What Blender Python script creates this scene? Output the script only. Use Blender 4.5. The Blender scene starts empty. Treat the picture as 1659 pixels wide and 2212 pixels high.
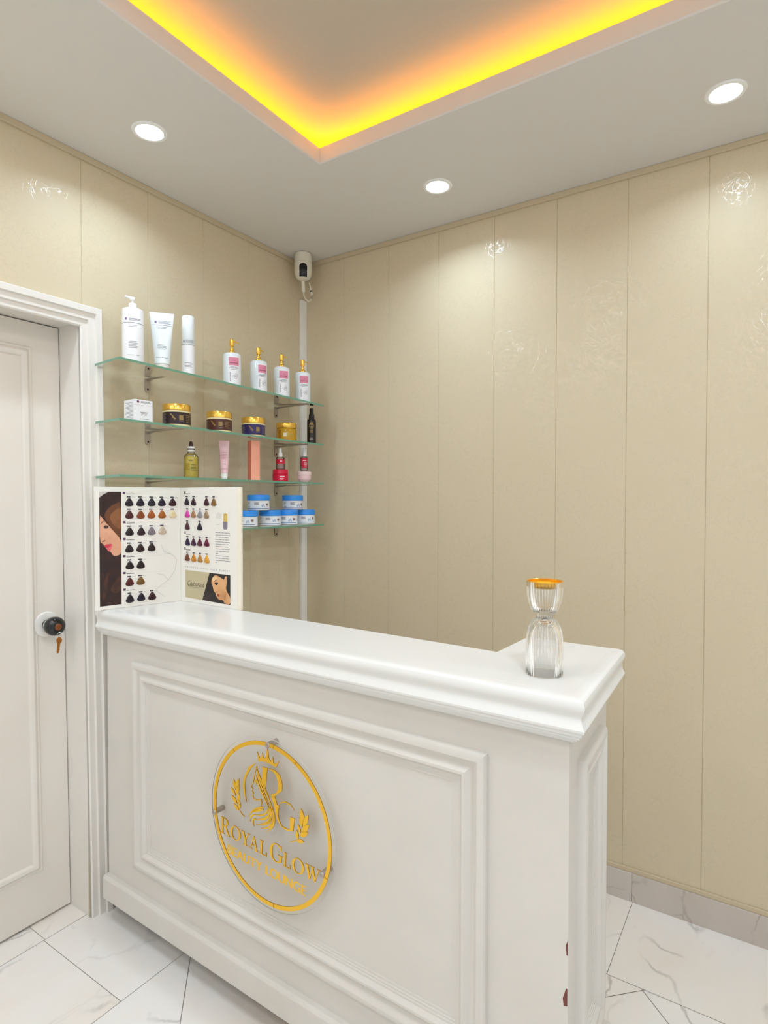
import bpy, bmesh, math, random
from mathutils import Vector, Matrix
random.seed(7)
S = bpy.context.scene
COL = S.collection
PI = math.pi

# ------------------------------------------------------------------ camera
F_PX = 1282.166
CAM = Vector((1.92942, -2.22123, 1.42))
YAW, PITCH, ROLL = -0.582536, -0.0200128, 0.0012299
H = 2.5627                                   # lower ceiling
fw = Vector((math.sin(YAW)*math.cos(PITCH), math.cos(YAW)*math.cos(PITCH), math.sin(PITCH)))
rt = Vector((math.cos(YAW), -math.sin(YAW), 0)); up = rt.cross(fw)
r2 = math.cos(ROLL)*rt + math.sin(ROLL)*up; u2 = -math.sin(ROLL)*rt + math.cos(ROLL)*up
cd = bpy.data.cameras.new('camera'); cam = bpy.data.objects.new('camera', cd); COL.objects.link(cam)
cd.sensor_fit = 'VERTICAL'; cd.sensor_height = 36.0; cd.lens = F_PX/2212*36.0; cd.clip_start = .02
cam.matrix_world = Matrix(((r2.x, u2.x, -fw.x, CAM.x), (r2.y, u2.y, -fw.y, CAM.y), (r2.z, u2.z, -fw.z, CAM.z), (0, 0, 0, 1)))
S.camera = cam

# ------------------------------------------------------------------ light and exposure
LAMP_W = (2.2, 2.6, 1.6) # the three downlights in view
# out of view: ring lamps, then fill lights added at tray height: x, y, height above the border, watts
FAR_AND_FILL_LAMPS = ((2.71, -.29, 0, 1.6), (.295, -1.97, 0, 6.0), (.295, -2.88, 0, 5.0), (2.86, -1.10, 0, 5.0), (2.86, -2.09, 0, 4.0), (2.86, -2.99, 0, 3.0),
             (.40, -3.91, 0, 3.5), (1.35, -3.91, 0, 3.0), (2.3, -3.91, 0, 3.0), (1.0, -1.80, .088, 4.0), (2.05, -1.80, .088, 11.0), (.90, -2.75, .088, 4.0), (2.05, -2.75, .088, 8.0))
LAMP_SPREAD = 145, 178
LAMP_COL = ((0.76, 0.95, 1.14), (0.84, 0.945, 1.05))
LED_STRENGTH = 24.0     # warm strip in the ceiling cove
LED_COL = (1.0, 0.42, 0.001)
S.view_settings.view_transform = 'Standard'; S.view_settings.look = 'None'
S.view_settings.gamma = 1.0; S.view_settings.use_curve_mapping = False
S.view_settings.exposure = -0.19
w = bpy.data.worlds.new('world'); S.world = w; w.use_nodes = True
w.node_tree.nodes['Background'].inputs[0].default_value = (1, 1, 1, 1)
w.node_tree.nodes['Background'].inputs[1].default_value = 0.0
S.cycles.max_bounces = 14; S.cycles.diffuse_bounces = 8; S.cycles.transparent_max_bounces = 24
S.cycles.transmission_bounces = 12; S.cycles.sample_clamp_indirect = 6.0
S.cycles.use_denoising = True

# ------------------------------------------------------------------ materials
def lin(c):
    out = []
    for v in c:
        v = v/255.0
        out.append(v/12.92 if v <= .04045 else ((v+.055)/1.055)**2.4)
    return (out[0], out[1], out[2], 1.0)
MATS = {}
def pm(name, rgb, rough=.5, metal=0.0, spec=.5, coat=0.0, trans=0.0, ior=1.45, emit=None, es=0.0, noise=None, bump=None):
    if name in MATS: return MATS[name]
    m = bpy.data.materials.new(name); m.use_nodes = True
    n = m.node_tree.nodes; L = m.node_tree.links; b = n['Principled BSDF']
    b.inputs['Base Color'].default_value = lin(rgb); b.inputs['Roughness'].default_value = rough
    b.inputs['Metallic'].default_value = metal; b.inputs['Specular IOR Level'].default_value = spec
    b.inputs['Coat Weight'].default_value = coat; b.inputs['Coat Roughness'].default_value = .08
    b.inputs['Transmission Weight'].default_value = trans; b.inputs['IOR'].default_value = ior
    if emit is not None:
        b.inputs['Emission Color'].default_value = (*emit, 1); b.inputs['Emission Strength'].default_value = es
    if noise:                                  # (scale, second colour, low, high)
        tc = n.new('ShaderNodeTexCoord'); nz = n.new('ShaderNodeTexNoise'); nz.inputs['Scale'].default_value = noise[0]
        nz.inputs['Detail'].default_value = 5
        mr = n.new('ShaderNodeMapRange'); mr.inputs[1].default_value = noise[2]; mr.inputs[2].default_value = noise[3]
        mx = n.new('ShaderNodeMix'); mx.data_type = 'RGBA'
        mx.inputs[6].default_value = lin(rgb); mx.inputs[7].default_value = lin(noise[1])
        L.new(tc.outputs['Object'], nz.inputs['Vector']); L.new(nz.outputs[0], mr.inputs[0])
        L.new(mr.outputs[0], mx.inputs[0]); L.new(mx.outputs[2], b.inputs['Base Color'])
    if bump:                                   # (scale, strength, distance)
        tc = n.new('ShaderNodeTexCoord'); nz = n.new('ShaderNodeTexNoise'); nz.inputs['Scale'].default_value = bump[0]
        nz.inputs['Detail'].default_value = 3
        bp = n.new('ShaderNodeBump'); bp.inputs['Strength'].default_value = bump[1]; bp.inputs['Distance'].default_value = bump[2]
        L.new(tc.outputs['Object'], nz.inputs['Vector']); L.new(nz.outputs[0], bp.inputs['Height']); L.new(bp.outputs[0], b.inputs['Normal'])
    MATS[name] = m
    return m

def wall_material():
    m = bpy.data.materials.new('pvc_wall_panel'); m.use_nodes = True
    n = m.node_tree.nodes; L = m.node_tree.links; b = n['Principled BSDF']
    tc = n.new('ShaderNodeTexCoord')
    # fine crackle veins that only catch the lamps (gloss), warped voronoi cell edges
    nz = n.new('ShaderNodeTexNoise'); nz.inputs['Scale'].default_value = 9; nz.inputs['Detail'].default_value = 4
    L.new(tc.outputs['Object'], nz.inputs['Vector'])
    vm = n.new('ShaderNodeVectorMath'); vm.operation = 'MULTIPLY_ADD'
    L.new(nz.outputs[1], vm.inputs[0]); vm.inputs[1].default_value = (.12, .12, .12); L.new(tc.outputs['Object'], vm.inputs[2])
    vo = n.new('ShaderNodeTexVoronoi'); vo.feature = 'DISTANCE_TO_EDGE'; vo.inputs['Scale'].default_value = 42
    L.new(vm.outputs[0], vo.inputs['Vector'])
    mr = n.new('ShaderNodeMapRange'); mr.inputs[1].default_value = 0.0; mr.inputs[2].default_value = .07
    mr.inputs[3].default_value = 1.0; mr.inputs[4].default_value = 0.0
    L.new(vo.outputs['Distance'], mr.inputs[0])
    n2 = n.new('ShaderNodeTexNoise'); n2.inputs['Scale'].default_value = 7; n2.inputs['Detail'].default_value = 2
    L.new(tc.outputs['Object'], n2.inputs['Vector'])
    m2 = n.new('ShaderNodeMapRange'); m2.inputs[1].default_value = .38; m2.inputs[2].default_value = .54
    L.new(n2.outputs[0], m2.inputs[0])
    mu = n.new('ShaderNodeMath'); mu.operation = 'MULTIPLY'; L.new(mr.outputs[0], mu.inputs[0]); L.new(m2.outputs[0], mu.inputs[1])
    sp = n.new('ShaderNodeMapRange'); sp.inputs[3].default_value = .22; sp.inputs[4].default_value = .22
    L.new(mu.outputs[0], sp.inputs[0]); L.new(sp.outputs[0], b.inputs['Specular IOR Level'])
    ro = n.new('ShaderNodeMapRange'); ro.inputs[3].default_value = 0.0; ro.inputs[4].default_value = 1.0
    L.new(mu.outputs[0], ro.inputs[0]); L.new(ro.outputs[0], b.inputs['Coat Weight']); b.inputs['Coat Roughness'].default_value = .15; b.inputs['Coat IOR'].default_value = 1.6; b.inputs['Roughness'].default_value = .46
    bp = n.new('ShaderNodeBump'); bp.inputs['Strength'].default_value = .07; bp.inputs['Distance'].default_value = .002
    L.new(mu.outputs[0], bp.inputs['Height']); L.new(bp.outputs[0], b.inputs['Coat Normal'])
    # very faint cloudy tone in the panel print
    n3 = n.new('ShaderNodeTexNoise'); n3.inputs['Scale'].default_value = 3.0; n3.inputs['Detail'].default_value = 4
    L.new(tc.outputs['Object'], n3.inputs['Vector'])
    mx = n.new('ShaderNodeMix'); mx.data_type = 'RGBA'
    mx.inputs[6].default_value = lin((209, 195, 166)); mx.inputs[7].default_value = lin((213, 200, 172))
    L.new(n3.outputs[0], mx.inputs[0]); L.new(mx.outputs[2], b.inputs['Base Color'])
    return m

def marble(name, base, warm, vein, scale=1.0, rough=.16, vein_amt=.55):
    m = bpy.data.materials.new(name); m.use_nodes = True
    n = m.node_tree.nodes; L = m.node_tree.links; b = n['Principled BSDF']
    at = n.new('ShaderNodeAttribute'); at.attribute_name = 'tile'; at.attribute_type = 'GEOMETRY'
    tc = n.new('ShaderNodeTexCoord')
    ad = n.new('ShaderNodeVectorMath'); ad.operation = 'MULTIPLY_ADD'; ad.inputs[1].default_value = (9, 9, 9)
    L.new(at.outputs['Vector'], ad.inputs[0]); L.new(tc.outputs['Object'], ad.inputs[2])
    rot = n.new('ShaderNodeMapping'); rot.inputs['Rotation'].default_value = (0, 0, .75); rot.inputs['Scale'].default_value = (scale, scale*.55, scale)
    L.new(ad.outputs[0], rot.inputs[0])
    nz = n.new('ShaderNodeTexNoise'); nz.inputs['Scale'].default_value = 5.0; nz.inputs['Detail'].default_value = 6
    L.new(rot.outputs[0], nz.inputs['Vector'])
    wv = n.new('ShaderNodeVectorMath'); wv.operation = 'MULTIPLY_ADD'; wv.inputs[1].default_value = (.22, .22, .22)
    L.new(nz.outputs[1], wv.inputs[0]); L.new(rot.outputs[0], wv.inputs[2])
    vo = n.new('ShaderNodeTexVoronoi'); vo.feature = 'DISTANCE_TO_EDGE'; vo.inputs['Scale'].default_value = 5.0
    L.new(wv.outputs[0], vo.inputs['Vector'])
    mr = n.new('ShaderNodeMapRange'); mr.inputs[1].default_value = 0.0; mr.inputs[2].default_value = .035
    mr.inputs[3].default_value = 1.0; mr.inputs[4].default_value = 0.0; mr.interpolation_type = 'SMOOTHSTEP'
    L.new(vo.outputs['Distance'], mr.inputs[0])
    n2 = n.new('ShaderNodeTexNoise'); n2.inputs['Scale'].default_value = 6; n2.inputs['Detail'].default_value = 3
    L.new(rot.outputs[0], n2.inputs['Vector'])
    m2 = n.new('ShaderNodeMapRange'); m2.inputs[1].default_value = .47; m2.inputs[2].default_value = .66; m2.inputs[4].default_value = vein_amt
    L.new(n2.outputs[0], m2.inputs[0])
    mu = n.new('ShaderNodeMath'); mu.operation = 'MULTIPLY'; L.new(mr.outputs[0], mu.inputs[0]); L.new(m2.outputs[0], mu.inputs[1])
    n3 = n.new('ShaderNodeTexNoise'); n3.inputs['Scale'].default_value = 2.6; n3.inputs['Detail'].default_value = 4
    L.new(rot.outputs[0], n3.inputs['Vector'])
    m3 = n.new('ShaderNodeMapRange'); m3.inputs[1].default_value = .4; m3.inputs[2].default_value = .68
    L.new(n3.outputs[0], m3.inputs[0])
    mx = n.new('ShaderNodeMix'); mx.data_type = 'RGBA'; mx.inputs[6].default_value = lin(base); mx.inputs[7].default_value = lin(warm)
    L.new(m3.outputs[0], mx.inputs[0])
    mv = n.new('ShaderNodeMix'); mv.data_type = 'RGBA'; mv.inputs[7].default_value = lin(vein)
    L.new(mu.outputs[0], mv.inputs[0]); L.new(mx.outputs[2], mv.inputs[6]); L.new(mv.outputs[2], b.inputs['Base Color'])
    b.inputs['Roughness'].default_value = rough
    return m

def clear_sheet(name, tint, ior=1.5, rough=.02, extra=None, extra_amt=0.0, gloss=1.0):
    """thin clear sheet: tinted see-through plus fresnel reflection (and a share of refracting glass)"""
    m = bpy.data.materials.new(name); m.use_nodes = True
    n = m.node_tree.nodes; L = m.node_tree.links
    for x in list(n):
        if x.type == 'BSDF_PRINCIPLED': n.remove(x)
    out = n['Material Output']
    tr = n.new('ShaderNodeBsdfTransparent'); tr.inputs[0].default_value = (*tint, 1)
    gl = n.new('ShaderNodeBsdfGlossy'); gl.inputs['Roughness'].default_value = rough; gl.inputs[0].default_value = (gloss, gloss, gloss, 1)
    fr = n.new('ShaderNodeFresnel'); fr.inputs['IOR'].default_value = ior
    mx = n.new('ShaderNodeMixShader'); L.new(fr.outputs[0], mx.inputs[0]); L.new(tr.outputs[0], mx.inputs[1]); L.new(gl.outputs[0], mx.inputs[2])
    res = mx
    if extra:
        e = n.new('ShaderNodeBsdfGlass'); e.inputs[0].default_value = (*extra, 1); e.inputs['IOR'].default_value = ior; e.inputs['Roughness'].default_value = rough
        m2 = n.new('ShaderNodeMixShader'); m2.inputs[0].default_value = extra_amt
        L.new(mx.outputs[0], m2.inputs[1]); L.new(e.outputs[0], m2.inputs[2]); res = m2
    L.new(res.outputs[0], out.inputs['Surface'])
    MATS[name] = m
    return m

# ------------------------------------------------------------------ mesh helpers
class MB:
    def __init__(s): s.v = []; s.f = []; s.m = []
    def add(s, vs, fs, mat=0, M=None):
        o = len(s.v)
        for p in vs:
            p = Vector(p)
            if M is not None: p = M @ p
            s.v.append(p)
        for f in fs: s.f.append([o+i for i in f]); s.m.append(mat)
        return s
    def box(s, x0, x1, y0, y1, z0, z1, mat=0, M=None):
        vs = [(x, y, z) for z in (z0, z1) for y in (y0, y1) for x in (x0, x1)]
        return s.add(vs, [(0, 2, 3, 1), (4, 5, 7, 6), (0, 1, 5, 4), (2, 6, 7, 3), (0, 4, 6, 2), (1, 3, 7, 5)], mat, M)
    def lathe(s, prof, seg=32, mat=0, c=(0, 0, 0), M=None, rib=None, sx=1.0, sy=1.0, cap=True):
        vs = []; fs = []
        for k, (r, z) in enumerate(prof):
            for i in range(seg):
                a = 2*PI*i/seg; rr = r
                if rib: rr = r*(1 + rib[k]*math.cos(rib[-1]*a))
                vs.append((c[0]+rr*math.cos(a)*sx, c[1]+rr*math.sin(a)*sy, c[2]+z))
        for k in range(len(prof)-1):
            for i in range(seg):
                j = (i+1) % seg
                fs.append((k*seg+i, k*seg+j, (k+1)*seg+j, (k+1)*seg+i))
        if cap:
            if prof[0][0] > 1e-6: fs.append(tuple(range(seg))[::-1])
            if prof[-1][0] > 1e-6: fs.append(tuple((len(prof)-1)*seg+i for i in range(seg)))
        return s.add(vs, fs, mat, M)
    def prism(s, pts, y0, y1, mat=0, M=None):
        """outline in x,z; front at y0, back at y1"""
        n = len(pts)
        vs = [(x, y0, z) for x, z in pts] + [(x, y1, z) for x, z in pts]
        fs = [tuple(range(n)), tuple(range(2*n-1, n-1, -1))] + [(i, i+n, (i+1) % n+n, (i+1) % n) for i in range(n)]
        return s.add(vs, fs, mat, M)
    def flat(s, pts, y, mat=0, M=None):
        return s.add([(x, y, z) for x, z in pts], [tuple(range(len(pts)))], mat, M)
    def tube(s, path, r, seg=10, mat=0, M=None):
        path = [Vector(p) for p in path]; n = len(path); vs = []; fs = []
        rs = r if isinstance(r, (list, tuple)) else [r]*n
        ref = Vector((0, 0, 1))
        for i, p in enumerate(path):
            t = (path[min(i+1, n-1)]-path[max(i-1, 0)]).normalized()
            a = t.cross(ref)
            if a.length < 1e-3: a = t.cross(Vector((1, 0, 0)))
            a.normalize(); b = t.cross(a)
            for k in range(seg):
                q = 2*PI*k/seg; vs.append(p+rs[i]*(math.cos(q)*a+math.sin(q)*b))
        for i in range(n-1):
            for k in range(seg):
                j = (k+1) % seg; fs.append((i*seg+k, i*seg+j, (i+1)*seg+j, (i+1)*seg+k))
        fs.append(tuple(range(seg))[::-1]); fs.append(tuple((n-1)*seg+k for k in range(seg)))
        return s.add(vs, fs, mat, M)
    def cyl_patch(s, r, z0, z1, a0, a1, n=8, mat=0, M=None):
        """patch on a round wall; angles in degrees from the front (-y)"""
        vs = []
        for i in range(n+1):
            a = math.radians(a0+(a1-a0)*i/n)
            rr0, rr1 = r if isinstance(r, tuple) else (r, r)
            vs += [(rr0*math.sin(a), -rr0*math.cos(a), z0), (rr1*math.sin(a), -rr1*math.cos(a), z1)]
        return s.add(vs, [(2*i, 2*i+2, 2*i+3, 2*i+1) for i in range(n)], mat, M)
    def build(s, name, mats, parent=None, smooth=40, recalc=True, bevel=0.0, loc=None, rz=None, weld=False):
        me = bpy.data.meshes.new(name)
        me.from_pydata([tuple(p) for p in s.v], [], s.f)
        for m in (mats if isinstance(mats, (list, tuple)) else [mats]): me.materials.append(m)
        me.polygons.foreach_set('material_index', s.m)
        if recalc:
            bm = bmesh.new(); bm.from_mesh(me)
            if weld: bmesh.ops.remove_doubles(bm, verts=bm.verts, dist=2e-5)
            bmesh.ops.recalc_face_normals(bm, faces=bm.faces); bm.to_mesh(me); bm.free()
        if smooth:
            me.polygons.foreach_set('use_smooth', [True]*len(me.polygons)); me.set_sharp_from_angle(angle=math.radians(smooth))
        o = bpy.data.objects.new(name, me); COL.objects.link(o)
        if parent: o.parent = parent
        if loc: o.location = loc
        if rz is not None: o.rotation_euler = (0, 0, rz)
        if bevel:
            b = o.modifiers.new('edge', 'BEVEL'); b.width = bevel; b.segments = 2; b.limit_method = 'ANGLE'; b.angle_limit = math.radians(40)
            b.harden_normals = False
        return o

def thing(name, label, cat, loc=(0, 0, 0), rz=0.0, group=None):
    o = bpy.data.objects.new(name, None); o.empty_display_size = .05; COL.objects.link(o)
    o.location = loc; o.rotation_euler = (0, 0, rz); o['label'] = label; o['category'] = cat
    if group: o['group'] = group
    return o
def tag(o, label, cat, group=None):
    o['label'] = label; o['category'] = cat
    if group: o['group'] = group
    return o
def structure(o, label=None, cat=None):
    o['kind'] = 'structure'
    if label: o['label'] = label
    if cat: o['category'] = cat
    return o
def copy_tree(o, parent=None):
    c = o.copy(); COL.objects.link(c)
    if parent: c.parent = parent
    for ch in list(o.children):
        copy_tree(ch, c)
    return c

def sweep(mb, path, prof, closed=False, mat=0, tf=None):
    """sweep profile [(outward offset, height)] along a 2D path (list of (a, b)); the outside lies to the right of travel.
       tf(a, b, h) -> xyz"""
    n = len(path); P = [Vector(p) for p in path]
    def nrm(i, j): d = (P[j]-P[i]).normalized(); return Vector((d.y, -d.x))
    offs = []
    for i in range(n):
        if closed or 0 < i < n-1:
            n0 = nrm((i-1) % n, i); n1 = nrm(i, (i+1) % n)
            b = n0+n1; offs.append(b*(2/b.dot(b)))
        elif i == 0: offs.append(nrm(0, 1))
        else: offs.append(nrm(n-2, n-1))
    vs = []; fs = []; k = len(prof)
    for i in range(n):
        for d, h in prof:
            q = P[i]+offs[i]*d
            vs.append(tf(q.x, q.y, h))
    for i in range(n if closed else n-1):
        j = (i+1) % n
        for a in range(k-1): fs.append((i*k+a, i*k+a+1, j*k+a+1, j*k+a))
    if not closed:
        fs.append(tuple(range(k))); fs.append(tuple((n-1)*k+a for a in range(k))[::-1])
    mb.add(vs, fs, mat)

# shared materials
WHITE_PAINT = pm('white_gloss_paint', (233, 229, 222), .30, noise=(3, (228, 223, 215), .35, .7))
DESK_WHITE = pm('desk_white_paint', (217, 213, 206), .42, noise=(4, (212, 207, 199), .35, .7))
TOP_WHITE = pm('desk_top_white', (230, 230, 227), .25)
CEIL = pm('ceiling_paint', (217, 214, 209), .85)
PLASTIC = pm('white_plastic', (240, 240, 238), .35)
GOLD = pm('polished_gold', (250, 202, 92), .2, metal=.85)
STEEL = pm('brushed_steel', (186, 176, 166), .4, metal=.7)
DARK = pm('dark_plastic', (28, 24, 26), .3)
INK = pm('grey_ink', (135, 132, 140), .6)
INK2 = pm('dark_ink', (84, 72, 84), .6)
CREAM = pm('cream_plastic', (238, 226, 190), .35)
WALLM = wall_material()

# ------------------------------------------------------------------ room
ROOM_X, ROOM_Y = 3.15, -4.2
MARBLE = marble('white_marble_tile', (240, 238, 235), (236, 228, 218), (150, 146, 144), 1.0, .14)
GROUT = pm('grout', (158, 148, 138), .8)
def clip(poly, a, b, c):                      # keep a*x + b*y <= c
    out = []
    for i in range(len(poly)):
        p, q = poly[i], poly[(i+1) % len(poly)]
        dp, dq = a*p[0]+b*p[1]-c, a*q[0]+b*q[1]-c
        if dp <= 0: out.append(p)
        if dp*dq < 0:
            t = dp/(dp-dq); out.append((p[0]+t*(q[0]-p[0]), p[1]+t*(q[1]-p[1])))
    return out
tiles = []
G = .0009
def rect_tile(x0, x1, y0, y1): tiles.append([(x0+G, y0+G), (x1-G, y0+G), (x1-G, y1-G), (x0+G, y1-G)])
xs = [.40, .9625, 1.525, 2.0875, 2.65, ROOM_X]
for a, b in zip(xs, xs[1:]): rect_tile(a, b, -.39, 0)
rect_tile(-.022, .40, -.39, 0)
ys = [-.39-.43*i for i in range(9)]+[ROOM_Y]
for a, b in zip(ys, ys[1:]): rect_tile(-.022, .40, b, a)
for a, b in ((0, -1.245), (-1.245, -2.2)): rect_tile(-.14, -.022, b, a)
D = .612
for i in range(-8, 10):
    for j in range(-6, 12):
        s0, s1 = -.605+D*i+2*G, -.605+D*(i+1)-2*G        # x + y
        t0, t1 = 2.02+D*(j-5)+2*G, 2.02+D*(j-4)-2*G      # x - y
        p = [((s+t)/2, (s-t)/2) for s, t in ((s0, t0), (s1, t0), (s1, t1), (s0, t1))]
        for a, b, c in ((-1, 0, -.40-G), (0, 1, -.39-G), (1, 0, ROOM_X), (0, -1, -ROOM_Y)):
            p = clip(p, a, b, c) if p else p
        if len(p) >= 3: tiles.append(p)
mb = MB(); cols = []
mb.add([(-.14, 0, -.0012), (ROOM_X, 0, -.0012), (ROOM_X, ROOM_Y, -.0012), (-.14, ROOM_Y, -.0012)], [(0, 3, 2, 1)], 1); cols.append((0, 0, 0))
for p in tiles:
    ar = sum(p[i][0]*p[(i+1) % len(p)][1]-p[(i+1) % len(p)][0]*p[i][1] for i in range(len(p)))
    if ar < 0: p = p[::-1]
    mb.add([(x, y, 0) for x, y in p], [tuple(range(len(p)))], 0); cols.append((random.random(), random.random(), random.random()))
floor = structure(mb.build('floor', [MARBLE, GROUT], recalc=False, smooth=0))
at = floor.data.attributes.new('tile', 'FLOAT_VECTOR', 'FACE'); at.data.foreach_set('vector', [c for t in cols for c in t])

def panel_wall(name, axis, lo, hi, grooves, z1, hole=None, flip=False):
    """wall of vertical pvc boards with shallow grooves; axis 'x': wall lies in y=0, axis 'y': wall lies in x=0"""
    mb = MB(); g, dp = .0016, .0022
    def P(a, z, d):
        return (a, d, z) if axis == 'x' else (-d, a, z)
    cuts = sorted([lo, hi]+[q for q in grooves if lo < q < hi])
    for i in range(len(cuts)-1):
        a0 = cuts[i]+(g if i else 0); a1 = cuts[i+1]-(g if i < len(cuts)-2 else 0)
        segs = [(a0, a1, 0, z1)]
        if hole:
            h0, h1, hz = hole; segs = []
            if a1 <= h0 or a0 >= h1: segs = [(a0, a1, 0, z1)]
            else:
                if a0 < h0: segs.append((a0, h0, 0, z1))
                if a1 > h1: segs.append((h1, a1, 0, z1))
                segs.append((max(a0, h0), min(a1, h1), hz, z1))
        for b0, b1, c0, c1 in segs:
            mb.add([P(b0, c0, 0), P(b1, c0, 0), P(b1, c1, 0), P(b0, c1, 0)], [(0, 1, 2, 3)])
        if i < len(cuts)-2:
            c = cuts[i+1]; c0 = 0
            if hole and hole[0] < c < hole[1]: c0 = hole[2]
            mb.add([P(c-g, c0, 0), P(c, c0, dp), P(c+g, c0, 0), P(c-g, z1, 0), P(c, z1, dp), P(c+g, z1, 0)], [(0, 1, 4, 3), (1, 2, 5, 4)])
    return structure(mb.build(name, WALLM, smooth=0, recalc=False))
ZT = H+.16
panel_wall('wall_back', 'x', 0, ROOM_X, [.2402+.2495*k for k in range(12)], ZT)
panel_wall('wall_left', 'y', ROOM_Y, 0, [-1.117+.2508*k for k in range(-13, 5)], ZT, hole=(-2.04, -1.112, 2.006))
PLAIN = pm('plain_wall_paint', (236, 238, 242), .6)
structure(MB().add([(ROOM_X, 0, 0), (ROOM_X, ROOM_Y, 0), (ROOM_X, ROOM_Y, ZT), (ROOM_X, 0, ZT)], [(0, 1, 2, 3)]).build('wall_right', PLAIN, smooth=0))
structure(MB().add([(-.14, ROOM_Y, 0), (ROOM_X, ROOM_Y, 0), (ROOM_X, ROOM_Y, ZT), (-.14, ROOM_Y, ZT)], [(0, 1, 2, 3)]).build('wall_front', PLAIN, smooth=0))

# ceiling: dropped border with a lip, cove ledge behind it, raised tray above
ox0, ox1, oy0, oy1 = .622, ROOM_X-.62, ROOM_Y+.64, -.638
mb = MB()
def ring(a, b, za, zb, mat=0):
    va = [(a[0], a[2], za), (a[1], a[2], za), (a[1], a[3], za), (a[0], a[3], za)]
    vb = [(b[0], b[2], zb), (b[1], b[2], zb), (b[1], b[3], zb), (b[0], b[3], zb)]
    mb.add(va+vb, [(i, (i+1) % 4, 4+(i+1) % 4, 4+i) for i in range(4)], mat)
O_ = (ox0, ox1, oy0, oy1)
def grow(d): return (ox0-d, ox1+d, oy0-d, oy1+d)
ring((-.14, ROOM_X, ROOM_Y, 0), grow(.004), H, H)          # underside of the border
ring(grow(.004), O_, H, H+.004)
ring(O_, O_, H+.004, H+.052)                              # lip
ring(O_, grow(.012), H+.052, H+.052)
ring(grow(.012), grow(.012), H+.052, H+.02)
ring(grow(.012), grow(.20), H+.02, H+.02)                 # ledge
ring(grow(.20), grow(.20), H+.02, H+.105)
b = grow(.20)
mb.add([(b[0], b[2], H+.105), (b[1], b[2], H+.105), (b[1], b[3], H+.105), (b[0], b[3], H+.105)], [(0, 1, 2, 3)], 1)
CEIL_SHADED = pm('ceiling_paint_shaded', (198, 186, 168), .85)  # ceiling paint darkened in colour to stand for the dimmer light up there
ceiling = structure(mb.build('ceiling', [CEIL, CEIL_SHADED], smooth=0, recalc=False))
LED = pm('warm_led', (255, 170, 60), .5, emit=LED_COL, es=LED_STRENGTH)
mb = MB()
d0, d1 = .075, .087
for (x0, x1, y0, y1) in ((ox0-d1, ox0-d0, oy0-d1, oy1+d1), (ox1+d0, ox1+d1, oy0-d1, oy1+d1), (ox0-d0, ox1+d0, oy1+d0, oy1+d1), (ox0-d0, ox1+d0, oy0-d1, oy0-d0)):
    mb.box(x0, x1, y0, y1, H+.0205, H+.038)
led = mb.build('led_strip', LED, ceiling, smooth=0); led['label'] = 'amber glowing strip inside the ceiling cove'

BEAD = pm('beige_pvc_edging', (202, 186, 156), .4)
structure(MB().box(.0, ROOM_X, -.010, 0, H-.020, H).build('trim_1', BEAD, bevel=.002))
structure(MB().box(0, .010, ROOM_Y, -.010, H-.020, H).build('trim_2', BEAD, bevel=.002))
structure(MB().box(0, ROOM_X, -.007, 0, .102, .118).build('trim_3', BEAD, bevel=.0015))
BASEM = marble('skirting_marble', (206, 198, 190), (198, 187, 176), (158, 146, 136), 1.3, .088, .8)
mb = MB(); xs = [0, .4, .9625, 1.522, 2.0875, 2.65, ROOM_X]
for a, b in zip(xs, xs[1:]): mb.box(a+.0006, b-.0006, -.010, 0, 0, .102)
bb = structure(mb.build('baseboard_back', BASEM, bevel=.001))
at = bb.data.attributes.new('tile', 'FLOAT_VECTOR', 'FACE')
at.data.foreach_set('vector', [c for i in range(len(bb.data.polygons)) for c in ((i//6)*.37, (i//6)*.21, .4)])
structure(MB().box(0, .010, -1.03, -.010, 0, .102).build('baseboard_left', BASEM, bevel=.001))

# ------------------------------------------------------------------ door in the left wall (leans a touch)
def lean(y, z, k=.012): return y - k*z
door = bpy.data.objects.new('door_1', None); COL.objects.link(door); structure(door, 'white painted panel door with round black knob in the left wall', 'door')
YI, YL, ZC = -1.107, -2.045, 1.992
mb = MB()
prof = [(0, 0), (0, .010), (.004, .014), (.022, .014), (.0245, .021), (.045, .021), (.0475, .029), (.066, .029), (.068, .027), (.068, 0)]
sweep(mb, [(YL, 0), (YL, ZC), (YI, ZC), (YI, 0)], [(-d, h) for d, h in prof], tf=lambda a, b, h: (h, lean(a, b), b))
mb.build('door_casing', WHITE_PAINT, door, bevel=0, smooth=20)
mb = MB()          # reveal
for a, z0 in ((YI, 0), (YL, 0)):
    mb.add([(.010, lean(a, 0), 0), (-.16, lean(a, 0), 0), (-.16, lean(a, 2.006), 2.006), (.010, lean(a, 2.006), 2.006)], [(0, 1, 2, 3)])
mb.add([(.010, lean(YI, 2.0), 2.006), (-.16, lean(YI, 2.0), 2.006), (-.16, lean(YL, 2.0), 2.006), (.010, lean(YL, 2.0), 2.006)], [(0, 1, 2, 3)])
mb.add([(.010, lean(YI, 2.0), 2.006), (.010, lean(YL, 2.0), 2.006), (.010, lean(YL, ZC), ZC), (.010, lean(YI, ZC), ZC)], [(0, 1, 2, 3)])
mb.build('door_jamb', WHITE_PAINT, door, smooth=0, recalc=False)
DOORM = pm('door_gloss_paint', (231, 225, 216), .16, noise=(2.5, (226, 219, 208), .35, .7))
leaf = MB()
ya, yb = YI-.003, YL+.003
vs = []
for x in (-.118, -.155):
    for z in (.008, 2.002): vs += [(x, lean(ya, z), z), (x, lean(yb, z), z)]
leaf.add(vs, [(0, 1, 3, 2), (4, 6, 7, 5), (0, 4, 5, 1), (2, 3, 7, 6), (0, 2, 6, 4), (1, 5, 7, 3)])
lf = leaf.build('door_leaf', DOORM, door, smooth=0)
mb = MB()
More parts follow.
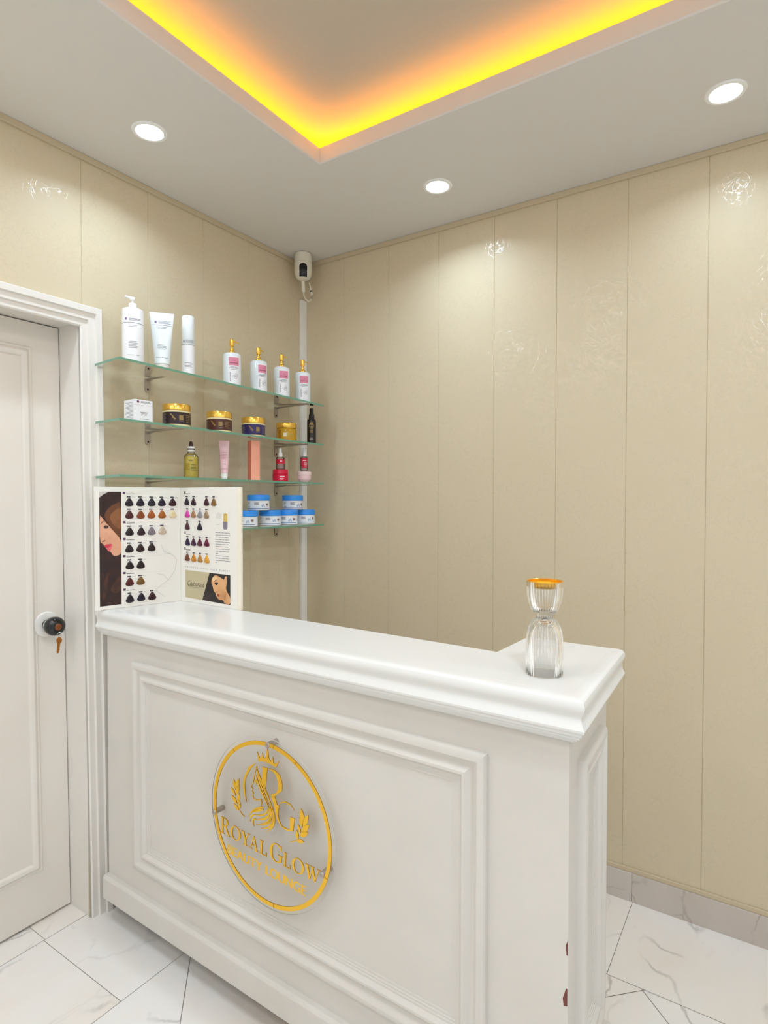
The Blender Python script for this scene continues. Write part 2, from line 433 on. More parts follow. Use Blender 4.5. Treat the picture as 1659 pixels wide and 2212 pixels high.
pf = [(0, -.001), (.002, .006), (.008, .011), (.016, .012), (.022, .008), (.027, .002), (.032, .004), (.036, .001), (.036, -.001)]
sweep(mb, [(ya-.125, .208), (ya-.125, 1.885), (yb+.125, 1.885), (yb+.125, .208)], pf, closed=True, tf=lambda a, b, h: (-.118+h, lean(a, b), b))
mb.build('panel_moulding', DOORM, lf, smooth=35)
# knob with rosette
KN = Vector((-.118, -1.183, 1.0)); KX = Matrix.Translation(KN) @ Matrix.Rotation(PI/2, 4, 'Y')
kb = MB(); kb.lathe([(.020, .006), (.017, .012), (.0185, .022), (.024, .030), (.030, .042), (.0315, .056), (.029, .068), (.022, .074), (.012, .076), (0, .076)], 40, 0, M=KX)
kn = kb.build('door_knob', pm('black_knob', (24, 24, 24), .12, spec=.7), door); kn['label'] = 'glossy black round door knob'
rb = MB(); rb.lathe([(.043, 0), (.043, .003), (.040, .007), (.020, .009), (0, .009)], 48, 0, M=KX)
rb.build('rosette', pm('white_rosette', (236, 233, 226), .3), kn)
cb = MB(); cb.lathe([(.0245, .0265), (.0262, .030), (.0262, .034), (.0270, .036)], 40, 0, M=KX, cap=False); cb.build('collar_ring', pm('pale_metal', (205, 212, 215), .18, metal=.6), kn)
lk = MB(); lk.lathe([(.011, .0755), (.011, .0785), (.0095, .080), (0, .080)], 24, 0, M=KX); lk.build('key_cylinder', pm('copper_metal', (150, 92, 62), .3, metal=.9), kn)
ky = thing('door_key', 'small bronze key hanging below the black door knob', 'key', (-.036, -1.182, .968))
kb = MB()
bow = [(.0095*math.cos(t)*.9, .0105*math.sin(t)-.012) for t in [2*PI*i/20 for i in range(20)]]
kb.prism(bow, -.0012, .0012)
kb.prism([(-.0045, -.020), (.0045, -.020), (.004, -.040), (.0055, -.043), (.003, -.047), (.004, -.051), (0, -.056), (-.0035, -.052), (-.0035, -.030)], -.0011, .0011)
BRONZE = pm('bronze_key', (156, 98, 40), .35, metal=.8)
ob = kb.build('key_blade', BRONZE, ky, smooth=0, bevel=.0004)
rg = MB(); rg.tube([(.009*math.cos(2*PI*i/20), 0, .004+.010*math.sin(2*PI*i/20)) for i in range(21)], .0010, 6); rg.build('key_ring', pm('pale_metal', (205, 212, 215), .18), ky)
ky.rotation_euler = (0, .12, .75)

# ------------------------------------------------------------------ downlights and added fill lights
EMIT = pm('downlight_glow', (255, 255, 255), .5, emit=(.96, .985, 1.0), es=14.0)
def lamp_light(watts, spread, col, size=.055):
    l = bpy.data.lights.new('downlight_or_fill', 'AREA'); l.shape = 'DISK'; l.size = size; l.energy = watts; l.spread = math.radians(spread); l.color = col
    lo = bpy.data.objects.new('downlight_or_fill', l); COL.objects.link(lo)
    return lo
def downlight(x, y, label, watts, first=None):
    t = thing('downlight', label, 'ceiling light', (x, y, H), 0, 'recessed downlights in the ceiling border')
    if first is None:
        m = MB(); m.lathe([(.041, -.0005), (.041, -.004), (.0455, -.0055), (.051, -.004), (.053, -.0005)], 48, cap=False); m.build('trim_ring', PLASTIC, t)
        m = MB(); m.lathe([(.0412, -.002), (.030, -.0042), (0, -.005)], 48, cap=True); m.build('diffuser', EMIT, t)
    else:
        for ch in first.children:
            if ch.type == 'MESH':
                c = ch.copy(); c.parent = t; COL.objects.link(c)
    lo = lamp_light(watts, LAMP_SPREAD[0], LAMP_COL[0]); lo.parent = t; lo.location = (0, 0, -.012)
    return t
d1 = downlight(.295, -1.065, 'round white downlight over the shelves by the left wall', LAMP_W[0])
downlight(.890, -.292, 'round white downlight nearest the room corner by the back wall', LAMP_W[1], d1)
downlight(1.800, -.290, 'round white downlight at the far right of the back wall', LAMP_W[2], d1)
for x, y, dz, wt in FAR_AND_FILL_LAMPS:  # the raised ones are unseen fill lights, added to brighten walls and desk
    lo = lamp_light(wt, LAMP_SPREAD[1], LAMP_COL[1], .24 if dz else .11); lo.location = (x, y, H-.012+dz)

# ------------------------------------------------------------------ reception desk
DA = math.radians(-1.0)
desk = thing('reception_desk', 'white panelled L-shaped reception desk with moulded top edge', 'desk', (.06, -1.075, 0), DA)
UR = 1.552
def ur(v): return UR-.060*v
Z0, ZP, ZB = .084, .160, .975
outline = [(0, 0), (UR, 0), (ur(.36), .36), (1.345, .36), (1.345, .185), (0, .20)]
mb = MB()
n = len(outline)
mb.add([(u, v, z) for z in (Z0, 1.03) for u, v in outline], [tuple(range(n))[::-1], tuple(range(n, 2*n))]+[(i, (i+1) % n, n+(i+1) % n, n+i) for i in range(n)])
mb.build('desk_body', DESK_WHITE, desk, smooth=0, bevel=.002)
# plinth
mb = MB()
sweep(mb, [(0, 0), (UR, 0), (ur(.36), .36)], [(-.004, Z0), (.022, Z0), (.022, ZP-.008), (.014, ZP), (-.004, ZP)], tf=lambda a, b, h: (a, b, h))
mb.build('plinth', DESK_WHITE, desk, smooth=0, bevel=.0015)
# recessed kick below
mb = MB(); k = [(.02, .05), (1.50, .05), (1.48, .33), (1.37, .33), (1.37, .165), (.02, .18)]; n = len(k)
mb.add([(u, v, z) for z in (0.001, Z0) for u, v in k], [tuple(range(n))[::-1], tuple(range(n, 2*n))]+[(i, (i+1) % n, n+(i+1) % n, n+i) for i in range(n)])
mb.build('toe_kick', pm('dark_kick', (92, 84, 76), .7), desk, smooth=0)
# moulded top
prof = [(.004, 1.0598), (.018, 1.060), (.026, 1.0588), (.032, 1.0555), (.0345, 1.050), (.0348, 1.044), (.033, 1.038), (.0295, 1.032), (.0272, 1.026), (.027, 1.021), (.0285, 1.015),
        (.032, 1.009), (.0345, 1.004), (.0335, .9995), (.029, .9955), (.0275, .9945), (.0275, .990), (.023, .9885), (.023, .984), (.017, .9825), (.017, .978), (.010, .9765), (.010, .972), (-.002, .972)]
path = [(0, -.006), (UR+.002, -.006), (ur(.385)+.002, .388)]
mb = MB(); sweep(mb, path, prof, tf=lambda a, b, h: (a, b, h))
mb.build('edge_moulding', TOP_WHITE, desk, smooth=28)
tp = [(0, -.010), (UR+.0065, -.010), (ur(.385)+.0065, .388), (1.322, .388), (1.318, .198), (0, .226)]; n = len(tp)
mb = MB(); mb.add([(u, v, z) for z in (1.025, 1.0598) for u, v in tp], [tuple(range(n))[::-1], tuple(range(n, 2*n))]+[(i, (i+1) % n, n+(i+1) % n, n+i) for i in range(n)])
mb.build('desk_top', TOP_WHITE, desk, smooth=0, bevel=.0012)
# picture-frame mouldings
pf = [(0, -.001), (0, .010), (.003, .0155), (.010, .0185), (.017, .018), (.023, .014), (.029, .0085), (.036, .0065), (.041, .009), (.047, .0145), (.053, .0145), (.058, .009), (.061, .006),
      (.066, .006), (.067, .004), (.072, .004), (.073, .002), (.079, .002), (.080, -.001)]
def frame_rect(a0, a1, b0, b1): return [(a0, b0), (a0, b1), (a1, b1), (a1, b0)]
mb = MB(); sweep(mb, frame_rect(.160, 1.386, .240, .903), pf, closed=True, tf=lambda a, b, h: (a, -h, b))
mb.build('front_panel_moulding', DESK_WHITE, desk, smooth=28)
mb = MB()
sweep(mb, frame_rect(.062, .285, .240, .905), [(d*.82, h) for d, h in pf], closed=True, tf=lambda a, b, h: (ur(a)+h, a+.06*h, b))
mb.build('side_panel_moulding', DESK_WHITE, desk, smooth=28)
CHIP = pm('chipped_bare_wood', (120, 68, 62), .8)
for pts in ([(1.5425, .470), (1.549, .492), (1.551, .490), (1.551, .458), (1.5445, .456)], [(1.5475, .575), (1.551, .583), (1.551, .556), (1.549, .556)]):
    mb = MB(); mb.prism(pts, -.0006, .001); mb.build('paint_chip', CHIP, desk, smooth=0)

# ------------------------------------------------------------------ round sign on the desk front
SU, SZ, SR, SV = .788, .584, .2115, .030
sx = .06+math.cos(DA)*SU; sy = -1.075+math.sin(DA)*SU
sign = thing('round_sign', 'round clear acrylic sign with gold crest and lettering on the desk front', 'sign', (sx, sy, SZ), DA)
ACR = clear_sheet('clear_acrylic', (.995, .997, .995), 1.10, .03)
EDGE = pm('acrylic_edge', (196, 196, 192), .25)
mb = MB(); N = 96; R_ = .2215
circ = [(R_*math.cos(2*PI*i/N), R_*math.sin(2*PI*i/N)) for i in range(N)]
mb.flat(circ, -SV); mb.flat(circ, -SV+.003)
mb.add([(x, -SV, z) for x, z in circ]+[(x, -SV+.003, z) for x, z in circ], [(i, (i+1) % N, N+(i+1) % N, N+i) for i in range(N)], 1)
mb.build('acrylic_disc', [ACR, EDGE], sign, smooth=0, recalc=False)
GOLDM = pm('gold_mirror', (246, 194, 56), .28, metal=.6)
GOLDE = pm('gold_edge', (176, 122, 40), .4, metal=.5)
y0, y1 = -SV-.0024, -SV-.0002
def gold(name, polys, holes=None):
    m = MB()
    for p in polys:
        k = len(p)
        m.add([(x, y0, z) for x, z in p], [tuple(range(k))], 0)
        m.add([(x, y0, z) for x, z in p]+[(x, y1, z) for x, z in p], [(i, (i+1) % k, k+(i+1) % k, k+i) for i in range(k)], 1)
    return m.build(name, [GOLDM, GOLDE], sign, smooth=0, recalc=True)
def arc_strip(cx, cz, ro, ri, a0, a1, n=24):
    """list of quads between two ellipses ro=(rx,rz), ri=(rx,rz)"""
    out = []
    for i in range(n):
        t0, t1 = math.radians(a0+(a1-a0)*i/n), math.radians(a0+(a1-a0)*(i+1)/n)
        out.append([(cx+ro[0]*math.cos(t0), cz+ro[1]*math.sin(t0)), (cx+ro[0]*math.cos(t1), cz+ro[1]*math.sin(t1)),
                    (cx+ri[0]*math.cos(t1), cz+ri[1]*math.sin(t1)), (cx+ri[0]*math.cos(t0), cz+ri[1]*math.sin(t0))])
    return out
m = MB(); NR = 720; jn = {2*a for a in (84, 62, 128, 205, 275, 340)}      # thin dark joints between ring segments
R1 = SR-.0105
vs = []
for i in range(NR):
    t0 = 2*PI*i/NR
    for yy in (y0, y1):
        for rr in (SR, R1): vs.append((rr*math.cos(t0), yy, rr*math.sin(t0)))
m.add(vs, [])
for i in range(NR):
    a, b = 4*i, 4*((i+1) % NR)
    m.f += [[a, b, b+1, a+1], [a, a+2, b+2, b], [a+1, b+1, b+3, a+3]]; m.m += [1 if i in jn else 0, 1, 1]
m.build('gold_ring', [GOLDM, GOLDE], sign, smooth=0, recalc=False)
POLY= {'crown':[(-350,1550),(-390,1790),(-300,1660),(-240,1680),(-200,1810),(-170,1700),(-80,1700),(-20,1980),(40,1720),(110,1650),(180,1800),(200,1650),(270,1640),(400,1750),(300,1550),(130,1580),(-20,1600),(-180,1590)],'arc':[(-430,1490),(-710,1310),(-880,1000),(-930,780),(-890,510),(-800,350),(-840,520),(-860,800),(-810,1010),(-640,1270)],'stem':[(-210,1440),(-20,1450),(-80,970),(-110,870),(-220,1070),(-190,1360)],'bowl':[(-30,1450),(240,1470),(430,1380),(510,1180),(500,1010),(390,910),(180,750),(80,790),(290,880),(360,1020),(350,1230),(270,1370),(140,1420)],'leg':[(110,740),(240,790),(330,600),(400,600),(370,480),(360,330),(400,210),(480,110),(590,60),(470,80),(330,210),(270,380),(230,550)],'gtop':[(380,590),(460,710),(610,770),(790,750),(920,630),(790,720),(610,740),(470,690)],'gbot':[(480,110),(650,90),(770,100),(770,430),(930,430),(880,100),(730,60),(580,50)],'hair1':[(-410,1400),(-350,1230),(-230,1050),(-80,880),(-20,730),(110,580),(200,430),(250,190),(230,20),(140,-110),(40,-190),(-120,-220),(60,-110),(130,30),(140,220),(80,390),(-40,550),(-230,740),(-350,940),(-420,1110),(-440,1250)],'hair2':[(-360,1060),(-250,830),(-110,660),(10,530),(40,380),(-20,220),(-220,80),(-450,-10),(-590,-120),(-550,10),(-380,90),(-140,200),(-40,340),(-70,460),(-200,610),(-330,810)],'hair3':[(-160,410),(-450,280),(-610,150),(-740,-40),(-590,110),(-320,200),(-200,300)],'hair4':[(-650,-20),(-660,-120),(-510,-220),(-580,-150),(-420,-50),(-120,40),(70,210),(90,320),(-20,160),(-250,40),(-520,-60)],'hair5':[(-280,-50),(-50,-10),(120,170),(130,100),(-10,-30),(-190,-100)],'hair6':[(-450,-140),(-250,-150),(-20,-70),(110,60),(90,-10),(-20,-120),(-220,-180)],'eye':[(-480,1020),(-380,1090),(-400,1020),(-430,920),(-470,950)]}
LINE= {'face':[(-420,1390),(-480,1190),(-540,940),(-620,810),(-560,770),(-580,700),(-540,650),(-570,580),(-530,510),(-400,510),(-250,570),(-230,480),(-260,370)],'tailL':[(-1040,20),(-970,-40),(-880,-70)],'tailR':[(1000,-100),(880,-160),(790,-200)]}
LEAF= [[(-1240,550),(-1300,830)],[(-1220,590),(-1090,890)],[(-1230,390),(-1400,580)],[(-1200,420),(-1090,720)],[(-1160,190),(-1390,370)],[(-1140,220),(-1080,510)],[(-1080,30),(-1300,160)],[(-1070,50),(-1070,310)],[(1200,390),(1140,750)],[(1210,330),(1380,660)],[(1180,290),(1090,510)],[(1150,170),(1410,410)],[(1120,120),(1030,320)],[(1090,50),(1380,220)],[(1020,-80),(1000,170)],[(990,-100),(1240,-60)]]
K = 1e-4
def P_(n): return [(x*K, z*K) for x, z in POLY[n]]
def stroke(pts, wd):
    out = []
    for (a, b), (c, d) in zip(pts, pts[1:]):
        L = math.hypot(c-a, d-b) or 1; nx, nz = -(d-b)/L*wd/2, (c-a)/L*wd/2
        ex, ez = (c-a)/L*wd*.3, (d-b)/L*wd*.3
        out.append([(a+nx-ex, b+nz-ez), (a-nx-ex, b-nz-ez), (c-nx+ex, d-nz+ez), (c+nx+ex, d+nz+ez)])
    return out
gold('crown', [P_('crown')])
gold('letter_r_monogram', [P_('stem'), P_('bowl'), P_('leg')])
gold('letter_g_monogram', [P_('gtop'), P_('gbot')])
gold('woman_profile', stroke([(x*K, z*K) for x, z in LINE['face']], .0022)+[P_('eye'), P_('arc')])
# hair: long strands with clear gaps between them
def strand(c, wd):
    """tapered ribbon along a bezier c = four points"""
    q = []
    for i in range(15):
        t = i/14; s = 1-t
        x = s**3*c[0][0]+3*s*s*t*c[1][0]+3*s*t*t*c[2][0]+t**3*c[3][0]; z = s**3*c[0][1]+3*s*s*t*c[1][1]+3*s*t*t*c[2][1]+t**3*c[3][1]
        q.append((x*K, z*K, wd*max(.12, math.sin(PI*(.08+.92*t))**.7 if t < .5 else math.sin(PI*(.08+.92*t))**.8)))
    L_, R2 = [], []
    for i, (x, z, ww) in enumerate(q):
        a, b = q[max(i-1, 0)], q[min(i+1, 14)]; d = math.hypot(b[0]-a[0], b[1]-a[1]) or 1
        nx, nz = -(b[1]-a[1])/d, (b[0]-a[0])/d
        L_.append((x+nx*ww/2, z+nz*ww/2)); R2.append((x-nx*ww/2, z-nz*ww/2))
    return L_+R2[::-1]
hair = [([(-415, 1400), (-380, 1050), (-150, 780), (30, 520)], .0042), ([(-400, 1330), (-270, 1000), (-60, 850), (90, 560)], .0060), ([(-360, 1260), (-200, 1020), (-20, 800), (150, 480)], .0030),
        ([(-430, 1150), (-350, 850), (-100, 620), (40, 420)], .0050), ([(90, 560), (230, 330), (260, 60), (-20, -190)], .0062), ([(150, 480), (290, 230), (270, -60), (-90, -225)], .0034),
        ([(60, 500), (170, 250), (120, 60), (-250, -60)], .0070), ([(40, 430), (90, 210), (-60, 90), (-440, -10)], .0066), ([(-440, -10), (-560, -20), (-600, -90), (-515, -215)], .0052),
        ([(30, 470), (-20, 240), (-180, 150), (-480, 100)], .0046), ([(-480, 100), (-600, 60), (-680, -40), (-650, -130)], .0044), ([(110, 250), (130, 80), (-60, -80), (-450, -140)], .0050),
        ([(170, 300), (200, 60), (40, -130), (-250, -185)], .0048), ([(-150, 400), (-330, 330), (-540, 260), (-740, -40)], .0060), ([(-170, 330), (-330, 260), (-480, 220), (-600, 120)], .0070)]
gold('flowing_hair', [strand(c, wd) for c, wd in hair])
def leafp(b, t):
    bx, bz, tx, tz = b[0]*K, b[1]*K, t[0]*K, t[1]*K; L = math.hypot(tx-bx, tz-bz); nx, nz = -(tz-bz)/L, (tx-bx)/L; wv = L*.20
    q = [(0, 0), (.25, .75), (.5, 1), (.75, .68), (1, 0)]
    return [(bx+(tx-bx)*s+nx*wv*h, bz+(tz-bz)*s+nz*wv*h) for s, h in q]+[(bx+(tx-bx)*s-nx*wv*h, bz+(tz-bz)*s-nz*wv*h) for s, h in q[-2:0:-1]]
gold('laurel_sprig', [leafp(*q) for q in LEAF[:8]]+stroke([(x*K, z*K) for x, z in LINE['tailL']], .0018))
gold('laurel_sprig', [leafp(*q) for q in LEAF[8:]]+stroke([(x*K, z*K) for x, z in LINE['tailR']], .0018))
# serif capitals
def letter(ch):
    if ch == 'L': return [[(.16, .03), (.38, .03), (.38, .97), (.16, .97)], [(.02, .95), (.52, .95), (.52, 1), (.02, 1)], [(.02, 0), (1, 0), (1, .05), (.02, .05)], [(.92, .05), (1, .05), (.98, .30), (.95, .30)]]
    if ch == 'R':
        return [[(.12, .03), (.30, .03), (.30, .97), (.12, .97)], [(0, .95), (.45, .95), (.45, 1), (0, 1)], [(0, 0), (.42, 0), (.42, .05), (0, .05)]] \
            + arc_strip(.42, .745, (.40, .255), (.22, .205), -90, 90, 16)+[[(.28, .95), (.42, .95), (.42, 1), (.28, 1)], [(.28, .49), (.42, .49), (.42, .54), (.28, .54)],
            [(.44, .51), (.62, .51), (.96, .03), (1.02, .03), (1.02, 0), (.82, 0)]]
    if ch == 'O': return arc_strip(.5, .5, (.5, .52), (.31, .475), 0, 360, 40)
    if ch == 'G': return arc_strip(.52, .5, (.52, .52), (.33, .475), 48, 318, 34)+[[(.76, .04), (.94, .10), (.94, .42), (.76, .42)], [(.62, .40), (1.04, .40), (1.04, .45), (.62, .45)], [(.84, .70), (.90, .70), (.90, .98), (.86, .98), (.80, .90)]]
    if ch == 'Y': return [[(.06, .97), (.30, .97), (.60, .45), (.42, .45)], [(.42, .45), (.58, .45), (.90, .97), (.82, .97)], [(.40, .03), (.60, .03), (.60, .48), (.40, .48)], [(-.02, .95), (.40, .95), (.40, 1), (-.02, 1)], [(.68, .95), (1.02, .95), (1.02, 1), (.68, 1)], [(.27, 0), (.73, 0), (.73, .05), (.27, .05)]]
    if ch == 'A': return [[(.46, 1.02), (.56, 1.02), (.96, .03), (.72, .03)], [(.46, 1.0), (.50, .86), (.18, .03), (.10, .03)], [(.24, .30), (.74, .30), (.74, .36), (.24, .36)], [(-.02, 0), (.32, 0), (.32, .05), (-.02, .05)], [(.62, 0), (1.05, 0), (1.05, .05), (.62, .05)]]
    if ch == 'W': return [[(.06, .97), (.22, .97), (.38, .12), (.30, -.02)], [(.30, -.02), (.36, .06), (.54, .88), (.48, .88)], [(.42, .97), (.57, .97), (.74, .12), (.66, -.02)], [(.66, -.02), (.72, .06), (.96, .97), (.90, .97)], [(-.02, .95), (.30, .95), (.30, 1), (-.02, 1)], [(.36, .95), (.62, .95), (.62, 1), (.36, 1)], [(.80, .95), (1.04, .95), (1.04, 1), (.80, 1)]]
TA = math.radians(-2.4); ca, sa = math.cos(TA), math.sin(TA)
def tilt(p): return (p[0]*ca-p[1]*sa, p[0]*sa+p[1]*ca)
row = []
for ch, x0, x1, hh in (('R', -.181, -.143, .046), ('O', -.140, -.100, .0375), ('Y', -.098, -.066, .036), ('A', -.066, -.035, .036), ('L', -.029, -.002, .036),
                       ('G', .009, .053, .047), ('L', .056, .081, .036), ('O', .086, .127, .0375), ('W', .129, .177, .036)):
    row.append((ch, [[tilt((x0+(x1-x0)*u, -.0875+hh*v)) for u, v in p] for p in letter(ch)]))
for word, part in (('royal_lettering', row[:5]), ('glow_lettering', row[5:])):
    gold(word, [p for _, ps in part for p in ps])
def text_mesh(s, size, shear=0.0):
    cu = bpy.data.curves.new('t', 'FONT'); cu.body = s; cu.size = size; cu.shear = shear
    o = bpy.data.objects.new('t', cu); COL.objects.link(o); bpy.context.view_layer.update()
    me = bpy.data.meshes.new_from_object(o.evaluated_get(bpy.context.evaluated_depsgraph_get()))
    v = [tuple(p.co) for p in me.vertices]; f = [tuple(p.vertices) for p in me.polygons]
    bpy.data.objects.remove(o); bpy.data.curves.remove(cu); bpy.data.meshes.remove(me)
    return v, f
def add_text(mb, s, x0, x1, zb, cap, y, mat=0, tf=None, shear=0.0, bold=0.0):
    """flat text fitted between x0 and x1, baseline zb, capital height cap, on the plane y"""
    v, f = text_mesh(s, 1.0, shear)
    xa, xb = min(p[0] for p in v), max(p[0] for p in v); hc = .73
    for k in ((-bold, bold) if bold else (0,)):
        q = [(x0+(p[0]-xa)/(xb-xa)*(x1-x0)+k, zb+p[1]/hc*cap) for p in v]
        if tf: q = [tf(*p) for p in q]
        yy = y if k <= 0 else y-.00002
        mb.add([(p[0], yy, p[1]) if len(p) == 2 else p for p in q], f, mat)
m = MB()
add_text(m, 'BEAUTY', -.149, -.018, -.1334, .0262, y0, tf=lambda a, b: tilt((a, b)), bold=.0014)
add_text(m, 'LOUNGE', -.003, .134, -.1334, .0262, y0, tf=lambda a, b: tilt((a, b)), bold=.0014)
m.build('beauty_lounge_lettering', GOLDM, sign, smooth=0, recalc=False)
for (x, z) in ((.0, .2055), (-.209, -.031), (.182, -.066)):
    m = MB(); m.lathe([(.0075, 0), (.0075, .034), (.0065, .0355), (.003, .0355), (.003, .0345), (0, .0345)], 20, M=Matrix.Translation((x, 0, z)) @ Matrix.Rotation(PI/2, 4, 'X'))
    m.build('standoff_bolt', STEEL, sign)

# ------------------------------------------------------------------ glass shelves on brackets
SHELF_GLASS = clear_sheet('shelf_glass', (.95, .986, .962), 1.38, .02)
SHELF_EDGE = pm('shelf_glass_edge', (112, 160, 134), .2, spec=.6)
#          back-left z, front-left z, front-right z, back-right z   (top faces)
SHZ = [(1.873, 1.868, 1.852, 1.857), (1.681, 1.677, 1.674, 1.678), (1.499, 1.500, 1.4985, 1.498), (1.312, 1.3125, 1.311, 1.3105)]
SXY = [(.031, -1.092), (.212, -1.121), (.212, -.113), (.031, -.098)]
SHN = ['topmost', 'second', 'third', 'lowest']
SHW = ['holding the white and pink-labelled bottles', 'holding the gold-lidded jars', 'holding the serums and the peach box', 'holding the blue-lidded jars']
TH = .0075
def bracket(parent, y, z, o):
    m = MB(); x0 = .0015
    # wall plate with rounded foot
    pts = [(y-.011, z+.002), (y+.011, z+.002), (y+.011, z-.038)]+[(y+.011*math.cos(t), z-.038-.011*math.sin(t)) for t in [PI*i/10 for i in range(1, 10)]]+[(y-.011, z-.038)]
    k = len(pts)
    m.add([(x0-o[0], a-o[1], b-o[2]) for a, b in pts]+[(x0+.003-o[0], a-o[1], b-o[2]) for a, b in pts], [tuple(range(k)), tuple(range(k, 2*k))[::-1]]+[(i, (i+1) % k, k+(i+1) % k, k+i) for i in range(k)])
    # tapering arm under the glass
    vs = [(x0, y-.011, z), (.20, y-.008, z), (.20, y+.008, z), (x0, y+.011, z), (x0, y-.011, z-.003), (.20, y-.008, z-.003), (.20, y+.008, z-.003), (x0, y+.011, z-.003)]
    m.add([(a-o[0], b-o[1], c-o[2]) for a, b, c in vs], [(0, 1, 2, 3), (4, 7, 6, 5), (0, 4, 5, 1), (1, 5, 6, 2), (2, 6, 7, 3), (3, 7, 4, 0)])
    vs = [(x0, y-.0015, z-.003), (.19, y-.001, z-.0025), (.06, y-.001, z-.004), (x0+.003, y-.0015, z-.010), (x0, y+.0015, z-.003), (.19, y+.001, z-.0025), (.06, y+.001, z-.004), (x0+.003, y+.0015, z-.010)]
    m.add([(a-o[0], b-o[1], c-o[2]) for a, b, c in vs], [(0, 1, 2, 3), (7, 6, 5, 4), (0, 4, 5, 1), (1, 5, 6, 2), (2, 6, 7, 3), (3, 7, 4, 0)])
    br = m.build('bracket', STEEL, parent, smooth=0)
    s = MB(); s.lathe([(.0038, 0), (.0034, .0012), (0, .0016)], 14, M=Matrix.Translation((x0+.003-o[0], y-o[1], z-.038-o[2])) @ Matrix.Rotation(PI/2, 4, 'Y'))
    s.build('screw', pm('dark_screw', (52, 36, 30), .5), br)
for i in range(4):
    o = (.03, -.6, SHZ[i][0])
    sh = thing('glass_shelf', '%s of the four green-edged glass shelves, %s' % (SHN[i], SHW[i]), 'shelf', o, 0, 'glass shelves on the left wall')
    m = MB()
    sxy = SXY if i < 3 else [(.031, -.835), (.212, -.838)]+SXY[2:]      # the lowest shelf is shorter
    top = [(sxy[k][0]-o[0], sxy[k][1]-o[1], SHZ[i][k]-o[2]) for k in range(4)]; bot = [(a, b, c-TH) for a, b, c in top]
    m.add(top+bot, [(0, 1, 2, 3), (7, 6, 5, 4)], 0); m.add(top+bot, [(k, (k+1) % 4, 4+(k+1) % 4, 4+k) for k in range(4)], 1)
    m.build('glass_panel', [SHELF_GLASS, SHELF_EDGE], sh, smooth=0)
    zb = SHZ[i][0]-TH-.0005
    bracket(sh, -.874 if i < 3 else -.74, zb-.002, o); bracket(sh, -.202, SHZ[i][3]-TH-.0025, o)
def shz(i, x, y):
    bl, fl, fr_, br = SHZ[i]; s = (x-.031)/.181; t = (y+1.11)/1.0
    return (bl*(1-s)+fl*s)*(1-t)+(br*(1-s)+fr_*s)*t
def on_shelf(name, label, cat, i, x, y, turn=0.0, group=None, dz=0.0):
    rz = math.atan2(CAM.y-y, CAM.x-x)+PI/2+math.radians(turn)      # the label side faces the room
    return thing(name, label, cat, (x, y, shz(i, x, y)+.0012+dz), rz, group)

# ------------------------------------------------------------------ products: top shelf
OFFW = pm('white_bottle_plastic', (236, 235, 236), .34)
SATIN = pm('satin_white', (232, 238, 240), .24)
LAV = pm('lavender_ink', (128, 112, 150), .5)
def lines_on(m, r, rows, mat=0):
    for z, a0, a1, h in rows: m.cyl_patch(r+.00025, z, z+h, a0, a1, max(2, int(abs(a1-a0)/8)), mat)
def text_rows(z, n, gap, hw, h, jig=5):
    rnd = random.Random(int(z*1e5)+n)
    return [(z-gap*k, -hw+rnd.uniform(0, jig), hw-rnd.uniform(0, jig), h) for k in range(n)]
t = on_shelf('pump_bottle', 'tall white pump bottle, leftmost on the topmost glass shelf', 'bottle', 0, .115, -1.007)
r = .0342
m = MB(); m.lathe([(r-.003, 0), (r, .003), (r, .183), (r-.0015, .187), (r-.006, .190), (.012, .192), (0, .192)], 48); m.build('body', OFFW, t)
m = MB(); m.lathe([(.0125, .191), (.0125, .207), (.0105, .210), (.0045, .211), (.0045, .222), (0, .222)], 28); m.build('collar', PLASTIC, t)
m = MB(); m.lathe([(.0075, .220), (.0085, .222), (.0085, .228), (.006, .231), (0, .231)], 24)
m.tube([(.006, 0, .2265), (-.010, -.001, .2285), (-.024, -.002, .2315)], [.0055, .0045, .0028], 12); m.build('pump_head', PLASTIC, t)
m = MB(); lines_on(m, r, [(.137, -80, 80, .0016)]+[(.148, -22, 40, .0014), (.145, -22, 30, .0012), (.151, -22, 44, .0014)]+text_rows(.129, 2, .0045, 26, .0012)+text_rows(.075, 5, .0052, 24, .0016)+[(.030, -32, 8, .0014), (.030, 18, 36, .0014)], 0)
m.cyl_patch(r+.00025, .1465, .1545, -44, -32, 3, 1); m.build('label_print', [INK, LAV], t, smooth=0, recalc=False)

t = on_shelf('cream_tube', 'white squeeze tube standing on its cap, between pump bottle and slim cylinder', 'tube', 0, .12, -.897)
m = MB(); m.lathe([(.0225, 0), (.0232, .002), (.0232, .026), (.0225, .028), (0, .028)], 40); m.build('cap', PLASTIC, t)
m = MB(); vs = []; fs = []; N = 40; K2 = 12
for k in range(K2+1):
    s = k/K2; z = .0275+(.200-.0275)*s; a = .0265+(.0405-.0265)*s**1.15; b = .0265*(1-s)**.85+.0011
    for i in range(N):
        q = 2*PI*i/N; vs.append((a*math.cos(q), b*math.sin(q), z))
for i in range(N): q = 2*PI*i/N; vs.append((.0408*math.cos(q), .0011*math.sin(q), .209))
for k in range(K2+1):
    for i in range(N): j = (i+1) % N; fs.append((k*N+i, k*N+j, (k+1)*N+j, (k+1)*N+i))
fs.append(tuple(range(N))[::-1]); fs.append(tuple((K2+1)*N+i for i in range(N)))
m.add(vs, fs); m.build('tube_body', SATIN, t)
def tube_y(x, z):
    s = (z-.0275)/(.1725); a = .0265+.014*max(0, s)**1.15; b = .0265*max(0, 1-s)**.85+.0011
    return -b*math.sqrt(max(0, 1-(x/a)**2))-.0004
m = MB()
